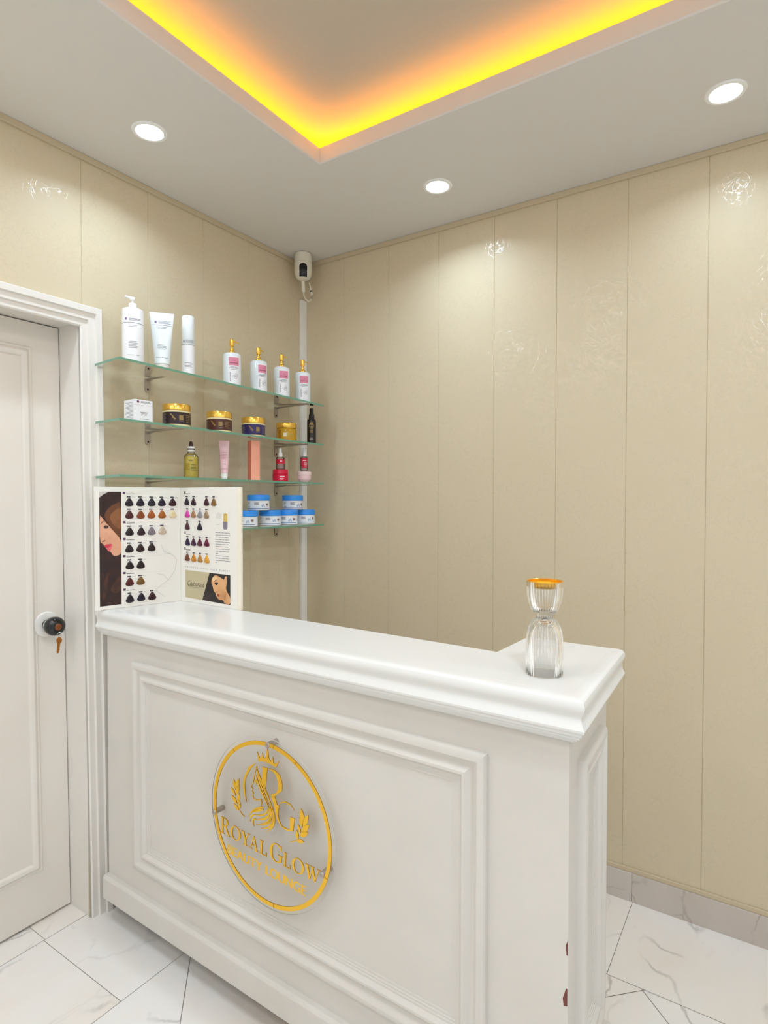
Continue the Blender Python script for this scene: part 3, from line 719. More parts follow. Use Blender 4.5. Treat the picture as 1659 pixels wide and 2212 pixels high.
def tubebar(x0, x1, z, h, mat=0):
    n = 8; vs = []
    for i in range(n+1):
        x = x0+(x1-x0)*i/n; vs += [(x, tube_y(x, z), z), (x, tube_y(x, z+h), z+h)]
    m.add(vs, [(2*i, 2*i+2, 2*i+3, 2*i+1) for i in range(n)], mat)
tubebar(-.034, .034, .163, .0014); tubebar(-.012, .030, .170, .0016); tubebar(-.012, .024, .174, .0014); tubebar(-.012, .030, .178, .0014); tubebar(-.024, -.017, .170, .008, 1)
for z, x0, x1 in ((.156, -.018, .018), (.151, -.014, .014), (.092, -.013, .012), (.087, -.016, .015), (.082, -.017, .016), (.077, -.012, .012), (.047, -.02, .004), (.047, .008, .02)): tubebar(x0, x1, z, .0014)
m.build('label_print', [INK, LAV], t, smooth=0, recalc=False)

t = on_shelf('lotion_cylinder', 'slim white cylinder bottle with tall cap beside the squeeze tube', 'bottle', 0, .12, -.785)
r = .0236
m = MB(); m.lathe([(r-.002, 0), (r, .002), (r, .120), (0, .120)], 40); m.build('body', OFFW, t)
m = MB(); m.lathe([(r-.0012, .1205), (r-.0005, .1215), (r-.001, .222), (r-.003, .226), (r-.007, .2275), (0, .2275)], 40); m.build('cap', SATIN, t)
m = MB(); lines_on(m, r, [(.1185, -85, 85, .0016), (.127, -20, 55, .0014), (.131, -20, 48, .0014), (.135, -20, 55, .0012)]+text_rows(.052, 4, .0048, 34, .0014)+[(.012, -20, 5, .0014), (.012, 14, 40, .0014)], 0)
m.cyl_patch(r+.00025, .127, .134, -46, -32, 3, 1); m.build('label_print', [INK, LAV], t, smooth=0, recalc=False)

PINK = pm('pink_label', (222, 136, 160), .5); PINKD = pm('rose_ink', (170, 84, 112), .5); PAPER = pm('white_label_paper', (238, 236, 238), .5)
PWH = pm('pearl_white_plastic', (228, 236, 240), .25, coat=.4)
def pink_pump(first=None):
    t = on_shelf('pink_label_pump_bottle', first, 'bottle', 0, .115, -.570, 12, 'white pump bottles with gold pumps and pink labels')
    r = .0352
    m = MB(); m.lathe([(r-.004, 0), (r-.001, .002), (r, .006), (r, .128), (r-.001, .133), (r-.005, .1375), (r-.012, .139), (.014, .140), (0, .140)], 48); m.build('body', PWH, t)
    m = MB(); m.lathe([(.0130, .1395), (.0136, .141), (.0132, .146), (.0100, .150), (.0088, .153), (.0092, .158), (.0070, .160), (.0045, .161), (.0045, .166), (.0085, .168), (.0098, .172), (.0085, .184), (.0092, .189), (.0088, .194), (.0060, .1965), (0, .1965)], 28)
    m.tube([(.004, 0, .1885), (.014, .003, .1885), (.026, .006, .1850), (.029, .007, .1815)], [.0034, .0028, .0024, .0020], 10); m.build('gold_pump', GOLD, t)
    m = MB(); m.cyl_patch(r+.0002, .014, .124, -34, 36, 10, 0); m.cyl_patch(r+.0004, .086, .118, -32, 34, 10, 1)
    m.cyl_patch(r+.0006, .094, .0975, -26, 28, 8, 2); m.cyl_patch(r+.0006, .104, .1055, -8, 12, 4, 2)
    lines_on(m, r+.0004, [(.079, -22, 24, .0012), (.075, -30, 30, .0016), (.070, -18, 20, .0012)], 3)
    for k in range(9): lines_on(m, r+.0004, [(.058-.004*k, -26, -20+(k % 3), .0016)], 3)
    M4 = []
    for cx, cz, rr in ((2, .044, 8), (16, .052, 7), (12, .040, 9), (24, .046, 6)):
        for a in range(0, 360, 24):
            a0, a1 = math.radians(a), math.radians(a+24)
            p = [(cx+rr*math.cos(q)*k3, cz+rr*.0006*math.sin(q)*k3) for q, k3 in ((a0, 1), (a1, 1), (a1, .86), (a0, .86))]
            m.add([((r+.0007)*math.sin(math.radians(u)), -(r+.0007)*math.cos(math.radians(u)), v) for u, v in p], [(0, 1, 2, 3)], 3)
    m.build('front_label', [PAPER, PINK, PINKD, INK2], t, smooth=0, recalc=False)
    return t
p0 = pink_pump('leftmost of the four white pump bottles with gold pumps and pink labels')
for (x, y, turn, lab) in ((.115, -.424, 30, 'second from left of the four gold-pump bottles, its pink label turned furthest right'),
                          (.124, -.295, 16, 'third from left of the four gold-pump bottles with pink labels'),
                          (.138, -.173, 12, 'rightmost of the four gold-pump bottles, beside the room corner')):
    c = copy_tree(p0); c.location = (x, y, shz(0, x, y)+.0012); c.rotation_euler = (0, 0, math.atan2(CAM.y-y, CAM.x-x)+PI/2+math.radians(turn)); c['label'] = lab

# ------------------------------------------------------------------ second shelf
def card_box(name, label, i, x, y, rz, sx_, sy_, sz_, mat, side, marks):
    t = thing(name, label, 'box', (x, y, shz(i, x, y)+.0012), rz)
    m = MB(); m.box(-sx_/2, sx_/2, -sy_/2, sy_/2, 0, sz_, 0)
    for k in (4,): m.m[k] = 1
    m.build('carton', [mat, side], t, smooth=0, bevel=.0006)
    return t
t = card_box('skincare_carton', 'small square white carton at the left end of the second glass shelf', 1, .110, -.985, math.radians(86), .066, .066, .077, pm('white_card', (240, 240, 243), .5), pm('white_card', (240, 240, 243), .5), None)
m = MB(); yb = -.0333
for x0, x1, z, h, k in ((-.024, -.016, .066, .007, 1), (-.010, .026, .067, .0016, 0), (-.010, .022, .0705, .0016, 0), (-.033, .033, .0585, .0006, 2), (-.012, .016, .034, .0018, 0), (-.009, .013, .030, .0014, 0), (-.008, .011, .026, .0014, 0), (-.014, .018, .012, .0012, 0)):
    m.add([(x0, yb, z), (x1, yb, z), (x1, yb, z+h), (x0, yb, z+h)], [(0, 1, 2, 3)], k)
for k in range(13):
    z = .012+.0045*k; m.add([(-.0333, -.024, z), (-.0333, .026-(k % 4)*.006, z), (-.0333, .026-(k % 4)*.006, z+.0011), (-.0333, -.024, z+.0011)], [(0, 1, 2, 3)], 0)
m.build('text_print', [INK, pm('plum_ink', (120, 60, 80), .5), pm('rose_line', (222, 170, 180), .5)], t, smooth=0, recalc=False)

JCREAM = pm('cream_jar', (240, 226, 176), .3)
def gold_jar(label, x, y, col, turn, leafc):
    t = on_shelf('gold_lidded_jar', label, 'jar', 1, x, y, turn, 'jars with gold lids')
    r = .0478
    m = MB(); m.lathe([(r-.004, 0), (r-.0008, .002), (r-.0004, .056), (r-.003, .058), (0, .058)], 56); m.build('body', JCREAM, t)
    m = MB(); m.lathe([(r-.001, .0572), (r+.0004, .0585), (r+.0004, .078), (r-.001, .0805), (r-.004, .0815), (0, .0815)], 56); m.build('gold_lid', GOLD, t)
    DK = pm('jar_label_%d_%d_%d' % col, col, .35); G2 = pm('label_gold_print', (150, 124, 72), .45); G3 = pm('label_grey_print', (116, 108, 118), .5)
    m = MB(); m.cyl_patch(r+.0001, .0085, .0505, -110, 110, 40, 0)
    for k in range(7): m.cyl_patch(r+.0003, .014+.0046*k, .0162+.0046*k, -82, -52-(k % 3)*4, 5, 2)
    m.cyl_patch(r+.0003, .022, .0395, 4, 22, 4, 1); m.cyl_patch(r+.0003, .017, .0185, 3, 23, 4, 2)
    for k in range(5): m.cyl_patch(r+.0003, .016+.0058*k, .0178+.0058*k, 34, 60-(k % 2)*8, 5, leafc)
    for (a, z, s) in ((-28, .040, 1), (-22, .035, 1), (-16, .029, 1), (-21, .030, -1), (-13, .024, -1)):
        m.add([((r+.0004)*math.sin(math.radians(a+da)), -(r+.0004)*math.cos(math.radians(a+da)), z+dz) for da, dz in ((-6*s, .004), (0, .0052), (5*s, -.002), (-1, -.0022))], [(0, 1, 2, 3)], 1)
    m.build('wrap_label', [DK, G2, G3], t, smooth=0, recalc=False)
    return t
gold_jar('jar with gold lid and near-black label next to the white carton', .130, -.845, (48, 30, 32), 6, 1)
gold_jar('jar with gold lid and chocolate brown label, middle of the second shelf', .120, -.640, (84, 44, 36), -8, 1)
gold_jar('jar with gold lid and deep purple label', .115, -.455, (50, 40, 96), 10, 2)

t = on_shelf('amber_jar', 'amber see-through jar with gold lid near the conduit', 'jar', 1, .112, -.252)
AMB = clear_sheet('amber_gel', (.78, .48, .02), 1.45, .06, extra=(.86, .58, .05), extra_amt=.5)
AMBS = pm('amber_gel_solid', (196, 146, 24), .3)
r = .0445
m = MB(); m.lathe([(r-.006, 0), (r-.0015, .002), (r, .008), (r, .052), (r-.002, .056), (r-.005, .058), (0, .058)], 48); m.build('body', pm('amber_jar_glass', (214, 162, 28), .12, trans=.2, ior=1.4, coat=.5), t)
m = MB(); m.lathe([(r-.0005, .0585), (r+.0006, .060), (r+.0006, .079), (r-.001, .0815), (r-.004, .0825), (0, .0825)], 48); m.build('gold_lid', GOLD, t)
m = MB(); m.cyl_patch(r+.0003, .020, .036, -18, 2, 4, 0); m.cyl_patch(r+.0003, .030, .033, 8, 40, 4, 1); m.cyl_patch(r+.0003, .024, .026, 8, 44, 4, 1)
m.cyl_patch(r+.0002, .012, .050, -50, -32, 3, 2)
m.build('label_print', [pm('pale_print', (232, 222, 190), .5), pm('olive_print', (158, 160, 70), .5), pm('amber_print', (168, 108, 20), .4)], t, smooth=0, recalc=False)

t = on_shelf('spray_bottle', 'slim black spray bottle with gold print, right end of the second shelf', 'bottle', 1, .150, -.125)
BLK = pm('black_gloss_plastic', (34, 28, 26), .22)
r = .0205
m = MB(); m.lathe([(r-.003, 0), (r, .003), (r, .105), (r-.002, .111), (.0125, .114), (.0125, .116), (0, .116)], 36); m.build('body', BLK, t)
m = MB(); m.lathe([(.0130, .1155), (.0135, .117), (.0125, .133), (.0105, .138), (.0095, .140), (.0095, .162), (.0085, .1635), (0, .1635)], 30); m.build('spray_cap', BLK, t)
GP = pm('gold_print', (168, 134, 58), .4)
m = MB(); ang = lambda u: math.radians(u)
for z0, h in ((.050, .014), (.068, .012), (.085, .008)):
    for k in range(4): m.cyl_patch(r+.0003, z0+h*k/4, z0+h*k/4+.0016, -22+3*(k % 2), 22-4*(k % 2), 5, 0)
for k in range(13):
    a0, a1 = PI*k/13, PI*(k+1)/13
    q = [(34*math.cos(a)*f, .072+.026*math.sin(a)*f) for a, f in ((a0, 1), (a1, 1), (a1, .9), (a0, .9))]
    m.add([((r+.0003)*math.sin(ang(u)), -(r+.0003)*math.cos(ang(u)), v) for u, v in q], [(0, 1, 2, 3)], 0)
for z, a in ((.026, 18), (.021, 26), (.017, 24)): m.cyl_patch(r+.0003, z, z+.0018, -a, a, 5, 1)
m.build('label_print', [GP, pm('pale_ink', (190, 180, 176), .5)], t, smooth=0, recalc=False)

# ------------------------------------------------------------------ third shelf
GLS = clear_sheet('bottle_glass', (.955, .96, .955), 1.45, .03, extra=(.97, .97, .97), extra_amt=.08)
t = on_shelf('dropper_bottle', 'glass dropper bottle of yellow oil with dark rubber bulb', 'bottle', 2, .130, -.783)
r = .0262
m = MB(); m.lathe([(r-.003, 0), (r, .004), (r, .072), (r-.001, .079), (r-.006, .087), (.0130, .091), (.0125, .098)], 44, cap=False); m.add([((r-.003)*math.cos(2*PI*i/44), (r-.003)*math.sin(2*PI*i/44), 0) for i in range(44)], [tuple(range(44))]); m.build('glass_body', GLS, t)
m = MB(); q = r-.0018; m.lathe([(q-.003, .002), (q, .005), (q, .071), (q-.001, .0775), (0, .0775)], 40)
m.build('yellow_oil', pm('yellow_oil', (240, 220, 104), .12, trans=.15, ior=1.33), t)
m = MB(); m.lathe([(.0126, .097), (.0132, .098), (.0132, .114), (.0122, .116), (0, .116)], 32); m.build('collar', PLASTIC, t)
m = MB(); m.lathe([(.0136, .1035), (.0138, .104), (.0138, .108), (.0136, .1085)], 32, cap=False); m.build('dark_band', pm('dark_bronze', (60, 36, 28), .3, metal=.5), t)
m = MB(); m.lathe([(.0066, .1155), (.0068, .117), (.0062, .124), (.0058, .131), (.0035, .1345), (0, .1355)], 24); m.build('rubber_bulb', pm('brown_rubber', (58, 26, 28), .5), t)
m = MB(); m.cyl_patch(r+.0003, .028, .053, -66, -12, 7, 0)
for k in range(5): m.cyl_patch(r+.0004, .031+.0045*k, .0325+.0045*k, -58, -20-(k % 2)*8, 5, 1)
for k in range(4): m.cyl_patch(r+.0003, .033+.005*k, .0345+.005*k, 0, 44-(k % 2)*8, 5, 1)
m.cyl_patch(r+.0003, .0275, .030, -4, 58, 6, 1); m.cyl_patch(r+.0003, .062, .066, -20, 10, 4, 1)
m.build('label_print', [pm('olive_label', (176, 152, 40), .4), pm('olive_ink', (120, 108, 50), .5)], t, smooth=0, recalc=False)

t = on_shelf('pink_tube', 'slim pale pink tube standing on a white cap', 'tube', 2, .130, -.625)
m = MB(); m.lathe([(.0105, 0), (.0110, .0015), (.0112, .008), (.0128, .0095), (.0130, .024), (.0122, .0255), (0, .0255)], 32); m.build('cap', PLASTIC, t)
m = MB(); vs = []; fs = []
for k in range(11):
    s = k/10; z = .025+(.143-.025)*s; a = .0142+.0050*s; b = .0142*(1-s)**.9+.001
    for i in range(32): q = 2*PI*i/32; vs.append((a*math.cos(q), b*math.sin(q), z))
for i in range(32): q = 2*PI*i/32; vs.append((.0194*math.cos(q), .001*math.sin(q), .1505))
for k in range(11):
    for i in range(32): j = (i+1) % 32; fs.append((k*32+i, k*32+j, (k+1)*32+j, (k+1)*32+i))
fs.append(tuple(range(32))[::-1]); fs.append(tuple(11*32+i for i in range(32)))
m.add(vs, fs); m.build('tube_body', pm('pale_pink', (240, 198, 204), .35), t)
m = MB()
for z, a in ((.104, .012), (.097, .010), (.091, .011), (.085, .010), (.080, .008), (.058, .006), (.040, .012)):
    s = (z-.025)/.118; b = .0142*(1-s)**.9+.001; A = .0142+.005*s
    vs = []
    for i in range(7):
        x = -a+2*a*i/6; yy = -b*math.sqrt(1-(x/A)**2)-.0004; vs += [(x, yy, z), (x, yy+.0001, z+.0013)]
    m.add(vs, [(2*i, 2*i+2, 2*i+3, 2*i+1) for i in range(6)])
m.build('text_print', pm('mauve_ink', (176, 112, 128), .5), t, smooth=0, recalc=False)

PEACH = pm('peach_card', (246, 170, 142), .45); PEACHD = pm('deep_peach_card', (226, 128, 108), .45)
t = card_box('peach_carton', 'tall narrow peach-coloured carton on the third shelf', 2, .130, -.468, math.radians(-23+90), .038, .038, .163, PEACH, PEACHD, None)
m = MB(); m.add([(-.0006, -.0192, .012), (.0006, -.0192, .012), (.0006, -.0192, .07), (-.0006, -.0192, .07)], [(0, 1, 2, 3)]); m.build('line_print', pm('pale_peach', (252, 196, 172), .45), t, smooth=0, recalc=False)

t = on_shelf('red_jar', 'flat crimson cream jar under a clear dropper bottle', 'jar', 2, .130, -.310)
RED = pm('crimson_plastic', (208, 16, 58), .28); r = .0340
m = MB(); m.lathe([(r-.004, 0), (r-.001, .002), (r, .006), (r, .030), (r-.003, .032), (0, .032)], 44); m.build('body', RED, t)
m = MB(); m.lathe([(r-.002, .0315), (r-.0005, .033), (r-.0014, .050), (r-.003, .0525), (0, .0525)], 44); m.build('lid', RED, t)
m = MB(); lines_on(m, r, [(.020, -4, 32, .0030), (.012, -4, 24, .0018), (.0085, -4, 20, .0014)], 0); m.build('text_print', pm('white_ink', (246, 226, 230), .5), t, smooth=0, recalc=False)
m = MB(); m.lathe([(r-.005, 0), (r-.0035, .0006), (r-.0035, .0028), (r-.001, .0031)], 44, cap=False); m.build('base_rim', pm('pale_pink', (240, 198, 204), .35), t)
t = on_shelf('serum_dropper', 'clear dropper bottle with crimson band standing on the crimson jar', 'bottle', 2, .130, -.310, dz=.0527)
r = .0190
m = MB(); m.lathe([(r-.003, 0), (r, .0025), (r, .050), (r-.002, .053), (.0085, .054), (.0085, .057)], 36, cap=False); m.add([((r-.003)*math.cos(2*PI*i/36), (r-.003)*math.sin(2*PI*i/36), 0) for i in range(36)], [tuple(range(36))]); m.build('glass_body', GLS, t)
m = MB(); m.lathe([(r-.0055, .002), (r-.003, .004), (r-.003, .024), (0, .024)], 30); m.build('serum', pm('pale_serum', (224, 196, 190), .15, trans=.6, ior=1.33), t)
m = MB(); m.cyl_patch(r+.0003, .024, .044, -100, 100, 24, 0); lines_on(m, r+.0002, [(.033, -4, 24, .0045)], 1); m.build('wrap_label', [RED, pm('white_ink', (246, 226, 230), .5)], t, smooth=0, recalc=False)
m = MB(); m.lathe([(.0090, .054), (.0094, .056), (.0090, .070), (.0070, .073), (.0060, .076), (.0060, .088), (.0045, .092), (0, .093)], 28); m.build('dropper_cap', PLASTIC, t)

t = on_shelf('pink_jar', 'pale pink jar with tapered foot at the right end of the third shelf', 'jar', 2, .130, -.155)
PPK = pm('blush_plastic', (242, 206, 206), .3); r = .0338
m = MB(); m.lathe([(.013, 0), (.016, .001), (.020, .007), (.0305, .013), (.0320, .017), (.0322, .032), (0, .032)], 44); m.build('body', PPK, t)
m = MB(); m.lathe([(r-.001, .0325), (r, .034), (r, .048), (r-.001, .051), (r-.004, .052), (0, .052)], 44); m.build('lid', pm('blush_lid', (246, 218, 214), .3), t)
t = on_shelf('serum_bottle', 'dropper bottle with red shield label standing on the pale pink jar', 'bottle', 2, .130, -.155, 6, dz=.0522)
r = .0165
m = MB(); m.lathe([(r-.003, 0), (r, .003), (r, .061), (r-.002, .064), (.008, .066), (.008, .068)], 36, cap=False); m.add([((r-.003)*math.cos(2*PI*i/36), (r-.003)*math.sin(2*PI*i/36), 0) for i in range(36)], [tuple(range(36))]); m.build('glass_body', GLS, t)
m = MB(); m.lathe([(r-.0055, .002), (r-.003, .004), (r-.003, .058), (0, .058)], 30); m.build('serum', pm('pink_serum', (240, 214, 212), .15, trans=.5, ior=1.33), t)
m = MB()
for k in range(6):
    z = .014+.0075*k; hw = (38, 60, 66, 66, 64, 60)[k]; m.cyl_patch(r+.0003, z, z+.0075, -hw, hw, 12, 0)
lines_on(m, r+.0002, [(.046, -30, 30, .003), (.038, 0, 44, .0016), (.033, 0, 50, .0016), (.028, 0, 46, .0016), (.022, 0, 36, .0016)], 1)
m.build('shield_label', [pm('raspberry_label', (214, 34, 70), .4), pm('white_ink', (246, 226, 230), .5)], t, smooth=0, recalc=False)
m = MB(); m.lathe([(.0085, .0655), (.0090, .067), (.0086, .084), (.0066, .087), (.0058, .090), (.0056, .100), (.004, .1045), (0, .1055)], 28); m.build('dropper_cap', PLASTIC, t)

# ------------------------------------------------------------------ lowest shelf: six blue-lidded jars
def blue_jar(label):
    t = on_shelf('blue_lidded_jar', label, 'jar', 3, .12, -.363, 4, 'white jars with blue lids')
    r = .0462
    m = MB(); m.lathe([(r-.003, 0), (r-.0006, .002), (r-.0012, .034), (r-.0012, .040), (0, .040)], 52); m.build('body', pm('white_jar_plastic', (238, 240, 242), .3), t)
    m = MB(); m.lathe([(r-.0004, .0402), (r+.0008, .0412), (r+.0008, .060), (r-.0006, .0632), (r-.004, .0645), (0, .0645)], 52); m.build('blue_lid', pm('sky_blue_plastic', (52, 148, 240), .3), t)
    m = MB(); NB = pm('navy_print', (70, 104, 160), .45); q = r-.0004
    m.cyl_patch((q, q), .0062, .0085, -85, 60, 24, 0)
    for z, a0, a1 in ((.030, -28, -4), (.0262, -28, -6), (.0224, -28, -2), (.030, -72, -56), (.025, -72, -60)): m.cyl_patch(q, z, z+.0022, a0, a1, 5, 1)
    for a, z, hw, h in ((14, .018, 5, .012), (22, .022, 4, .012), (27, .016, 3, .008)):
        k3 = [(a+hw*math.cos(2*PI*i/12), z+h/2*math.sin(2*PI*i/12)) for i in range(12)]
        m.add([(q*math.sin(math.radians(u)), -q*math.cos(math.radians(u)), v) for u, v in k3], [tuple(range(12))], 2)
    m.cyl_patch(q, .020, .029, 36, 52, 4, 3); m.cyl_patch(q, .0165, .0180, 38, 50, 4, 1); m.cyl_patch(q, .012, .0165, -64, -56, 2, 1)
    m.build('label_print', [NB, INK, pm('soft_blue_print', (176, 190, 214), .5), pm('brown_print', (140, 118, 116), .5)], t, smooth=0, recalc=False)
    return t
j0 = blue_jar('second from left in the lower row of white jars with blue lids')
zt = shz(3, .12, -.3)+.0008
for (x, y, dz, turn, lab) in ((.12, -.500, 0, -14, 'blue-lidded white jar in the lower row, half hidden by the open colour chart'),
                              (.12, -.256, 0, -4, 'third from left in the lower row of white jars with blue lids'),
                              (.12, -.138, 0, 8, 'rightmost blue-lidded white jar in the lower row, in front of the conduit'),
                              (.12, -.432, .0648, 6, 'left one of two blue-lidded jars stacked on the lower row'),
                              (.115, -.216, .0648, 16, 'right one of two blue-lidded jars stacked on the lower row')):
    c = copy_tree(j0); c.location = (x, y, shz(3, x, y)+.0012+dz); c.rotation_euler = (0, 0, math.atan2(CAM.y-y, CAM.x-x)+PI/2+math.radians(turn)); c['label'] = lab

# ------------------------------------------------------------------ open hair colour chart on the desk
A_, F_, B_ = Vector((.098, -1.137, 0)), Vector((.163, -.856, 0)), Vector((.473, -.868, 0))
BZ = 1.0603
chart = thing('colour_chart', 'open hair colour chart with swatches and portraits standing on the desk', 'book', (F_.x, F_.y, BZ))
dL = (F_-A_).normalized(); nL = Vector((dL.y, -dL.x, 0)); dR = (B_-F_).normalized(); nR = Vector((dR.y, -dR.x, 0))
def PL(s, z, off=0.0): p = (A_-F_)+dL*s+nL*off; return (p.x, p.y, z)
def PR(s, z, off=0.0): p = dR*s+nR*off; return (p.x, p.y, z)
CARD = pm('chart_card', (238, 234, 226), .45); COVER = pm('chart_cover', (240, 232, 214), .5)
LWD, RWD, BH = (F_-A_).length, (B_-F_).length, .403
def slab(name, PF, s0, s1, h, back, front, mats):
    m = MB(); m.add([PF(s, z, o) for o in (back, front) for s, z in ((s0, 0), (s1, 0), (s1, h), (s0, h))], [(0, 3, 2, 1), (4, 5, 6, 7), (0, 1, 5, 4), (1, 2, 6, 5), (2, 3, 7, 6), (3, 0, 4, 7)])
    return m.build(name, mats, chart, smooth=0, bevel=.0006)
pgL = slab('left_page', PL, 0, LWD+.0005, BH, -.008, 0, CARD)
pgR = slab('right_page', PR, .0005, RWD-.012, BH, -.008, 0, CARD)
slab('cover_edge', PR, RWD-.012, RWD+.006, BH-.001, -.010, -.002, COVER)
def chaikin(p, n=2):
    for _ in range(n): p = [q for i in range(len(p)) for q in ((.75*p[i][0]+.25*p[(i+1) % len(p)][0], .75*p[i][1]+.25*p[(i+1) % len(p)][1]), (.25*p[i][0]+.75*p[(i+1) % len(p)][0], .25*p[i][1]+.75*p[(i+1) % len(p)][1]))]
    return p
def print_layer(m, PF, pts, lay, mat): m.add([PF(x*1e-4, z*1e-4, .00015*lay) for x, z in pts], [tuple(range(len(pts)))], mat)
def bar(m, PF, x0, x1, z, h, lay, mat): m.add([PF(a, b, .00015*lay) for a, b in ((x0, z), (x1, z), (x1, z+h), (x0, z+h))], [(0, 1, 2, 3)], mat)
SWL= [(1092,3502),(1467,3501),(1849,3499),(2207,3498),(2592,3497),(1095,3090),(1471,3083),(1836,3086),(2212,3079),(2597,3079),(1099,2518),(1486,2513),(1842,2512),(2218,2515),(1087,1952),(1457,1953),(1837,1957),(1098,1389),(1462,1386),(1092,829),(1457,831),(1096,266),(1471,276),(1846,275)]
HDL= [(903,3822),(910,2847),(907,2285),(901,1712),(899,1150),(899,595)]
SWR= [(378,3519),(751,3514),(1456,3509),(1840,3505),(401,3088),(743,3086),(1100,3088),(1451,3080),(393,2659),(1083,2659),(403,2104),(741,2107),(1084,2110),(1458,2114),(386,1559),(747,1550),(1096,1551),(1460,1550)]
HDR= [(264,3840),(262,2425),(255,1873)]
PHR= {'frame':[(260,1120),(2661,1107),(2660,119),(254,154)],'beige':[(260,1120),(1597,1114),(1198,140),(254,154)],'skin':[(1919,1067),(1784,996),(1695,889),(1689,746),(1761,671),(1795,553),(1827,495),(1910,452),(1937,353),(2030,271),(2122,230),(2226,250),(2287,236),(2394,130),(2660,127),(2659,381),(2532,499),(2440,630),(2466,751),(2505,933),(2472,1069),(2399,1044),(2343,920),(2192,988)],'hairR':[(2486,1086),(2661,1107),(2659,381),(2545,560),(2490,734)],'eye':[(1841,779),(1925,816),(2052,821),(2033,755),(1964,713),(1897,733)],'brow':[(1828,802),(1893,884),(2008,913),(1909,861)],'lip':[(2002,430),(2071,447),(2141,393),(2082,361),(2053,314),(2012,371)],'nose':[(1903,496),(1948,510),(1970,488),(1934,460)],'cheek':[(1739,953),(1860,1002),(2042,966),(2104,921),(1922,927),(1773,794),(1742,832)],'neck':[(2329,340),(2419,528),(2440,411),(2393,146)]}
PHL= {'frame':[(141,3857),(835,3864),(822,123),(139,118)],'bg':[(141,3857),(424,3852),(259,3762),(149,3666)],'hair':[(297,3148),(486,3388),(678,3484),(834,3557),(833,2251),(636,2530),(442,2733),(322,2978)],'hair2':[(440,3049),(631,3265),(833,3360),(833,2621),(683,2676),(537,2827)],'skin':[(152,3102),(215,3029),(286,2931),(442,2733),(636,2506),(833,2251),(826,1805),(689,1740),(567,1748),(494,1888),(410,1930),(290,2083),(255,2158),(149,2212)],'eye':[(257,2727),(334,2772),(442,2733),(406,2661),(311,2645)],'brow':[(153,2766),(239,2908),(298,2919),(216,2836)],'lipU':[(267,2104),(397,2150),(553,2147),(445,2038),(369,1994)],'lipD':[(369,1994),(553,2147),(518,2021),(446,1891),(393,1931)],'nose':[(202,2246),(337,2287),(301,2240),(219,2228)],'hl':[(453,651),(561,837),(815,1160),(826,660),(697,475),(526,544)],'hl2':[(215,409),(284,1037),(449,1315),(380,782),(287,302)]}
VINE= [[(1966,487),(2210,647),(2458,810),(2672,1117),(2741,1491),(2556,1675),(2268,1830),(2177,2038)],[(2422,797),(2242,984),(2030,1037)],[(1966,487),(2107,353),(2321,209)],[(2520,1712),(2340,1724),(2232,1832)]]
inkd = pm('chart_dark_ink', (70, 62, 70), .6); inkg = pm('chart_grey_ink', (178, 176, 176), .6); inkm = pm('chart_mid_ink', (150, 150, 156), .6)
DBR = pm('print_dark_brown', (46, 27, 24), .4, noise=(30, (64, 34, 26), .45, .75)); BRN = pm('print_brown', (112, 66, 38), .4, noise=(26, (84, 48, 32), .4, .7)); BRL = pm('print_light_brown', (142, 90, 52), .4, noise=(24, (116, 68, 40), .4, .7))
SKN = pm('print_skin', (226, 170, 138), .45, noise=(16, (208, 148, 116), .4, .75)); LIPU = pm('print_lip', (204, 60, 76), .4); LIPD = pm('print_lip_light', (226, 106, 112), .4); EYE = pm('print_eye', (74, 44, 38), .5)
# left portrait strip
m = MB(); p = PHL
for k, (nm, mt) in enumerate((('frame', 0), ('bg', 8), ('hair', 1), ('hair2', 2), ('skin', 3), ('eye', 7), ('brow', 7), ('nose', 7), ('lipU', 4), ('lipD', 5), ('hl', 9), ('hl2', 9))):
    print_layer(m, PL, p[nm] if nm in ('frame', 'bg') else chaikin(p[nm], 1 if nm in ('skin', 'hair', 'hair2') else 2), 1+k*.5, mt)
m.build('portrait_print', [DBR, BRN, BRL, SKN, LIPU, LIPD, EYE, EYE, pm('print_pale', (206, 198, 190), .5), pm('print_reddish', (84, 48, 32), .4, noise=(20, (52, 30, 26), .4, .7))], pgL, smooth=0, recalc=False)['label'] = 'printed portrait strip of a woman with long brown hair'
m = MB()
def swatch_grid(PF, cx, cz, w_, code, lx):
    z0, z1 = cz-.0175, cz+.0150
    for a, b, c, d in ((cx-w_/2, cx+w_/2, z0, .0004), (cx-w_/2, cx+w_/2, z1, .0004)): bar(m, PF, a, b, c, d, 1, 1)
    for a in (cx-w_/2, cx+w_/2): bar(m, PF, a-.0002, a+.0002, z0, z1-z0, 1, 1)
    bar(m, PF, cx-.008, cx+.0045, z1+.0022, .0042, 1, 0); bar(m, PF, cx+.0055, cx+w_/2, z1+.0030, .0016, 1, 1)
for x, z in SWL: swatch_grid(PL, x*1e-4, z*1e-4, .036, 0, 0)
for x, z in HDL:
    bar(m, PL, x*1e-4-.002, x*1e-4+.0065, z*1e-4-.0035, .0075, 1, 2); bar(m, PL, x*1e-4+.009, x*1e-4+.036, z*1e-4-.004, .0018, 1, 0); bar(m, PL, x*1e-4+.036, .262-.03*(z < 3000), z*1e-4-.0036, .0004, 1, 1)
    for q in range(6): bar(m, PL, x*1e-4+.012+.003*q, x*1e-4+.014+.003*q, z*1e-4+.0005+.0012*min(q, 5-q), .0014, 1, 1)
for ln in VINE:
    for (a, b), (c, d) in zip(ln, ln[1:]):
        L = math.hypot(c-a, d-b); nx, nz = -(d-b)/L*7, (c-a)/L*7
        print_layer(m, PL, [(a+nx, b+nz), (a-nx, b-nz), (c-nx, d-nz), (c+nx, d+nz)], 1, 1)
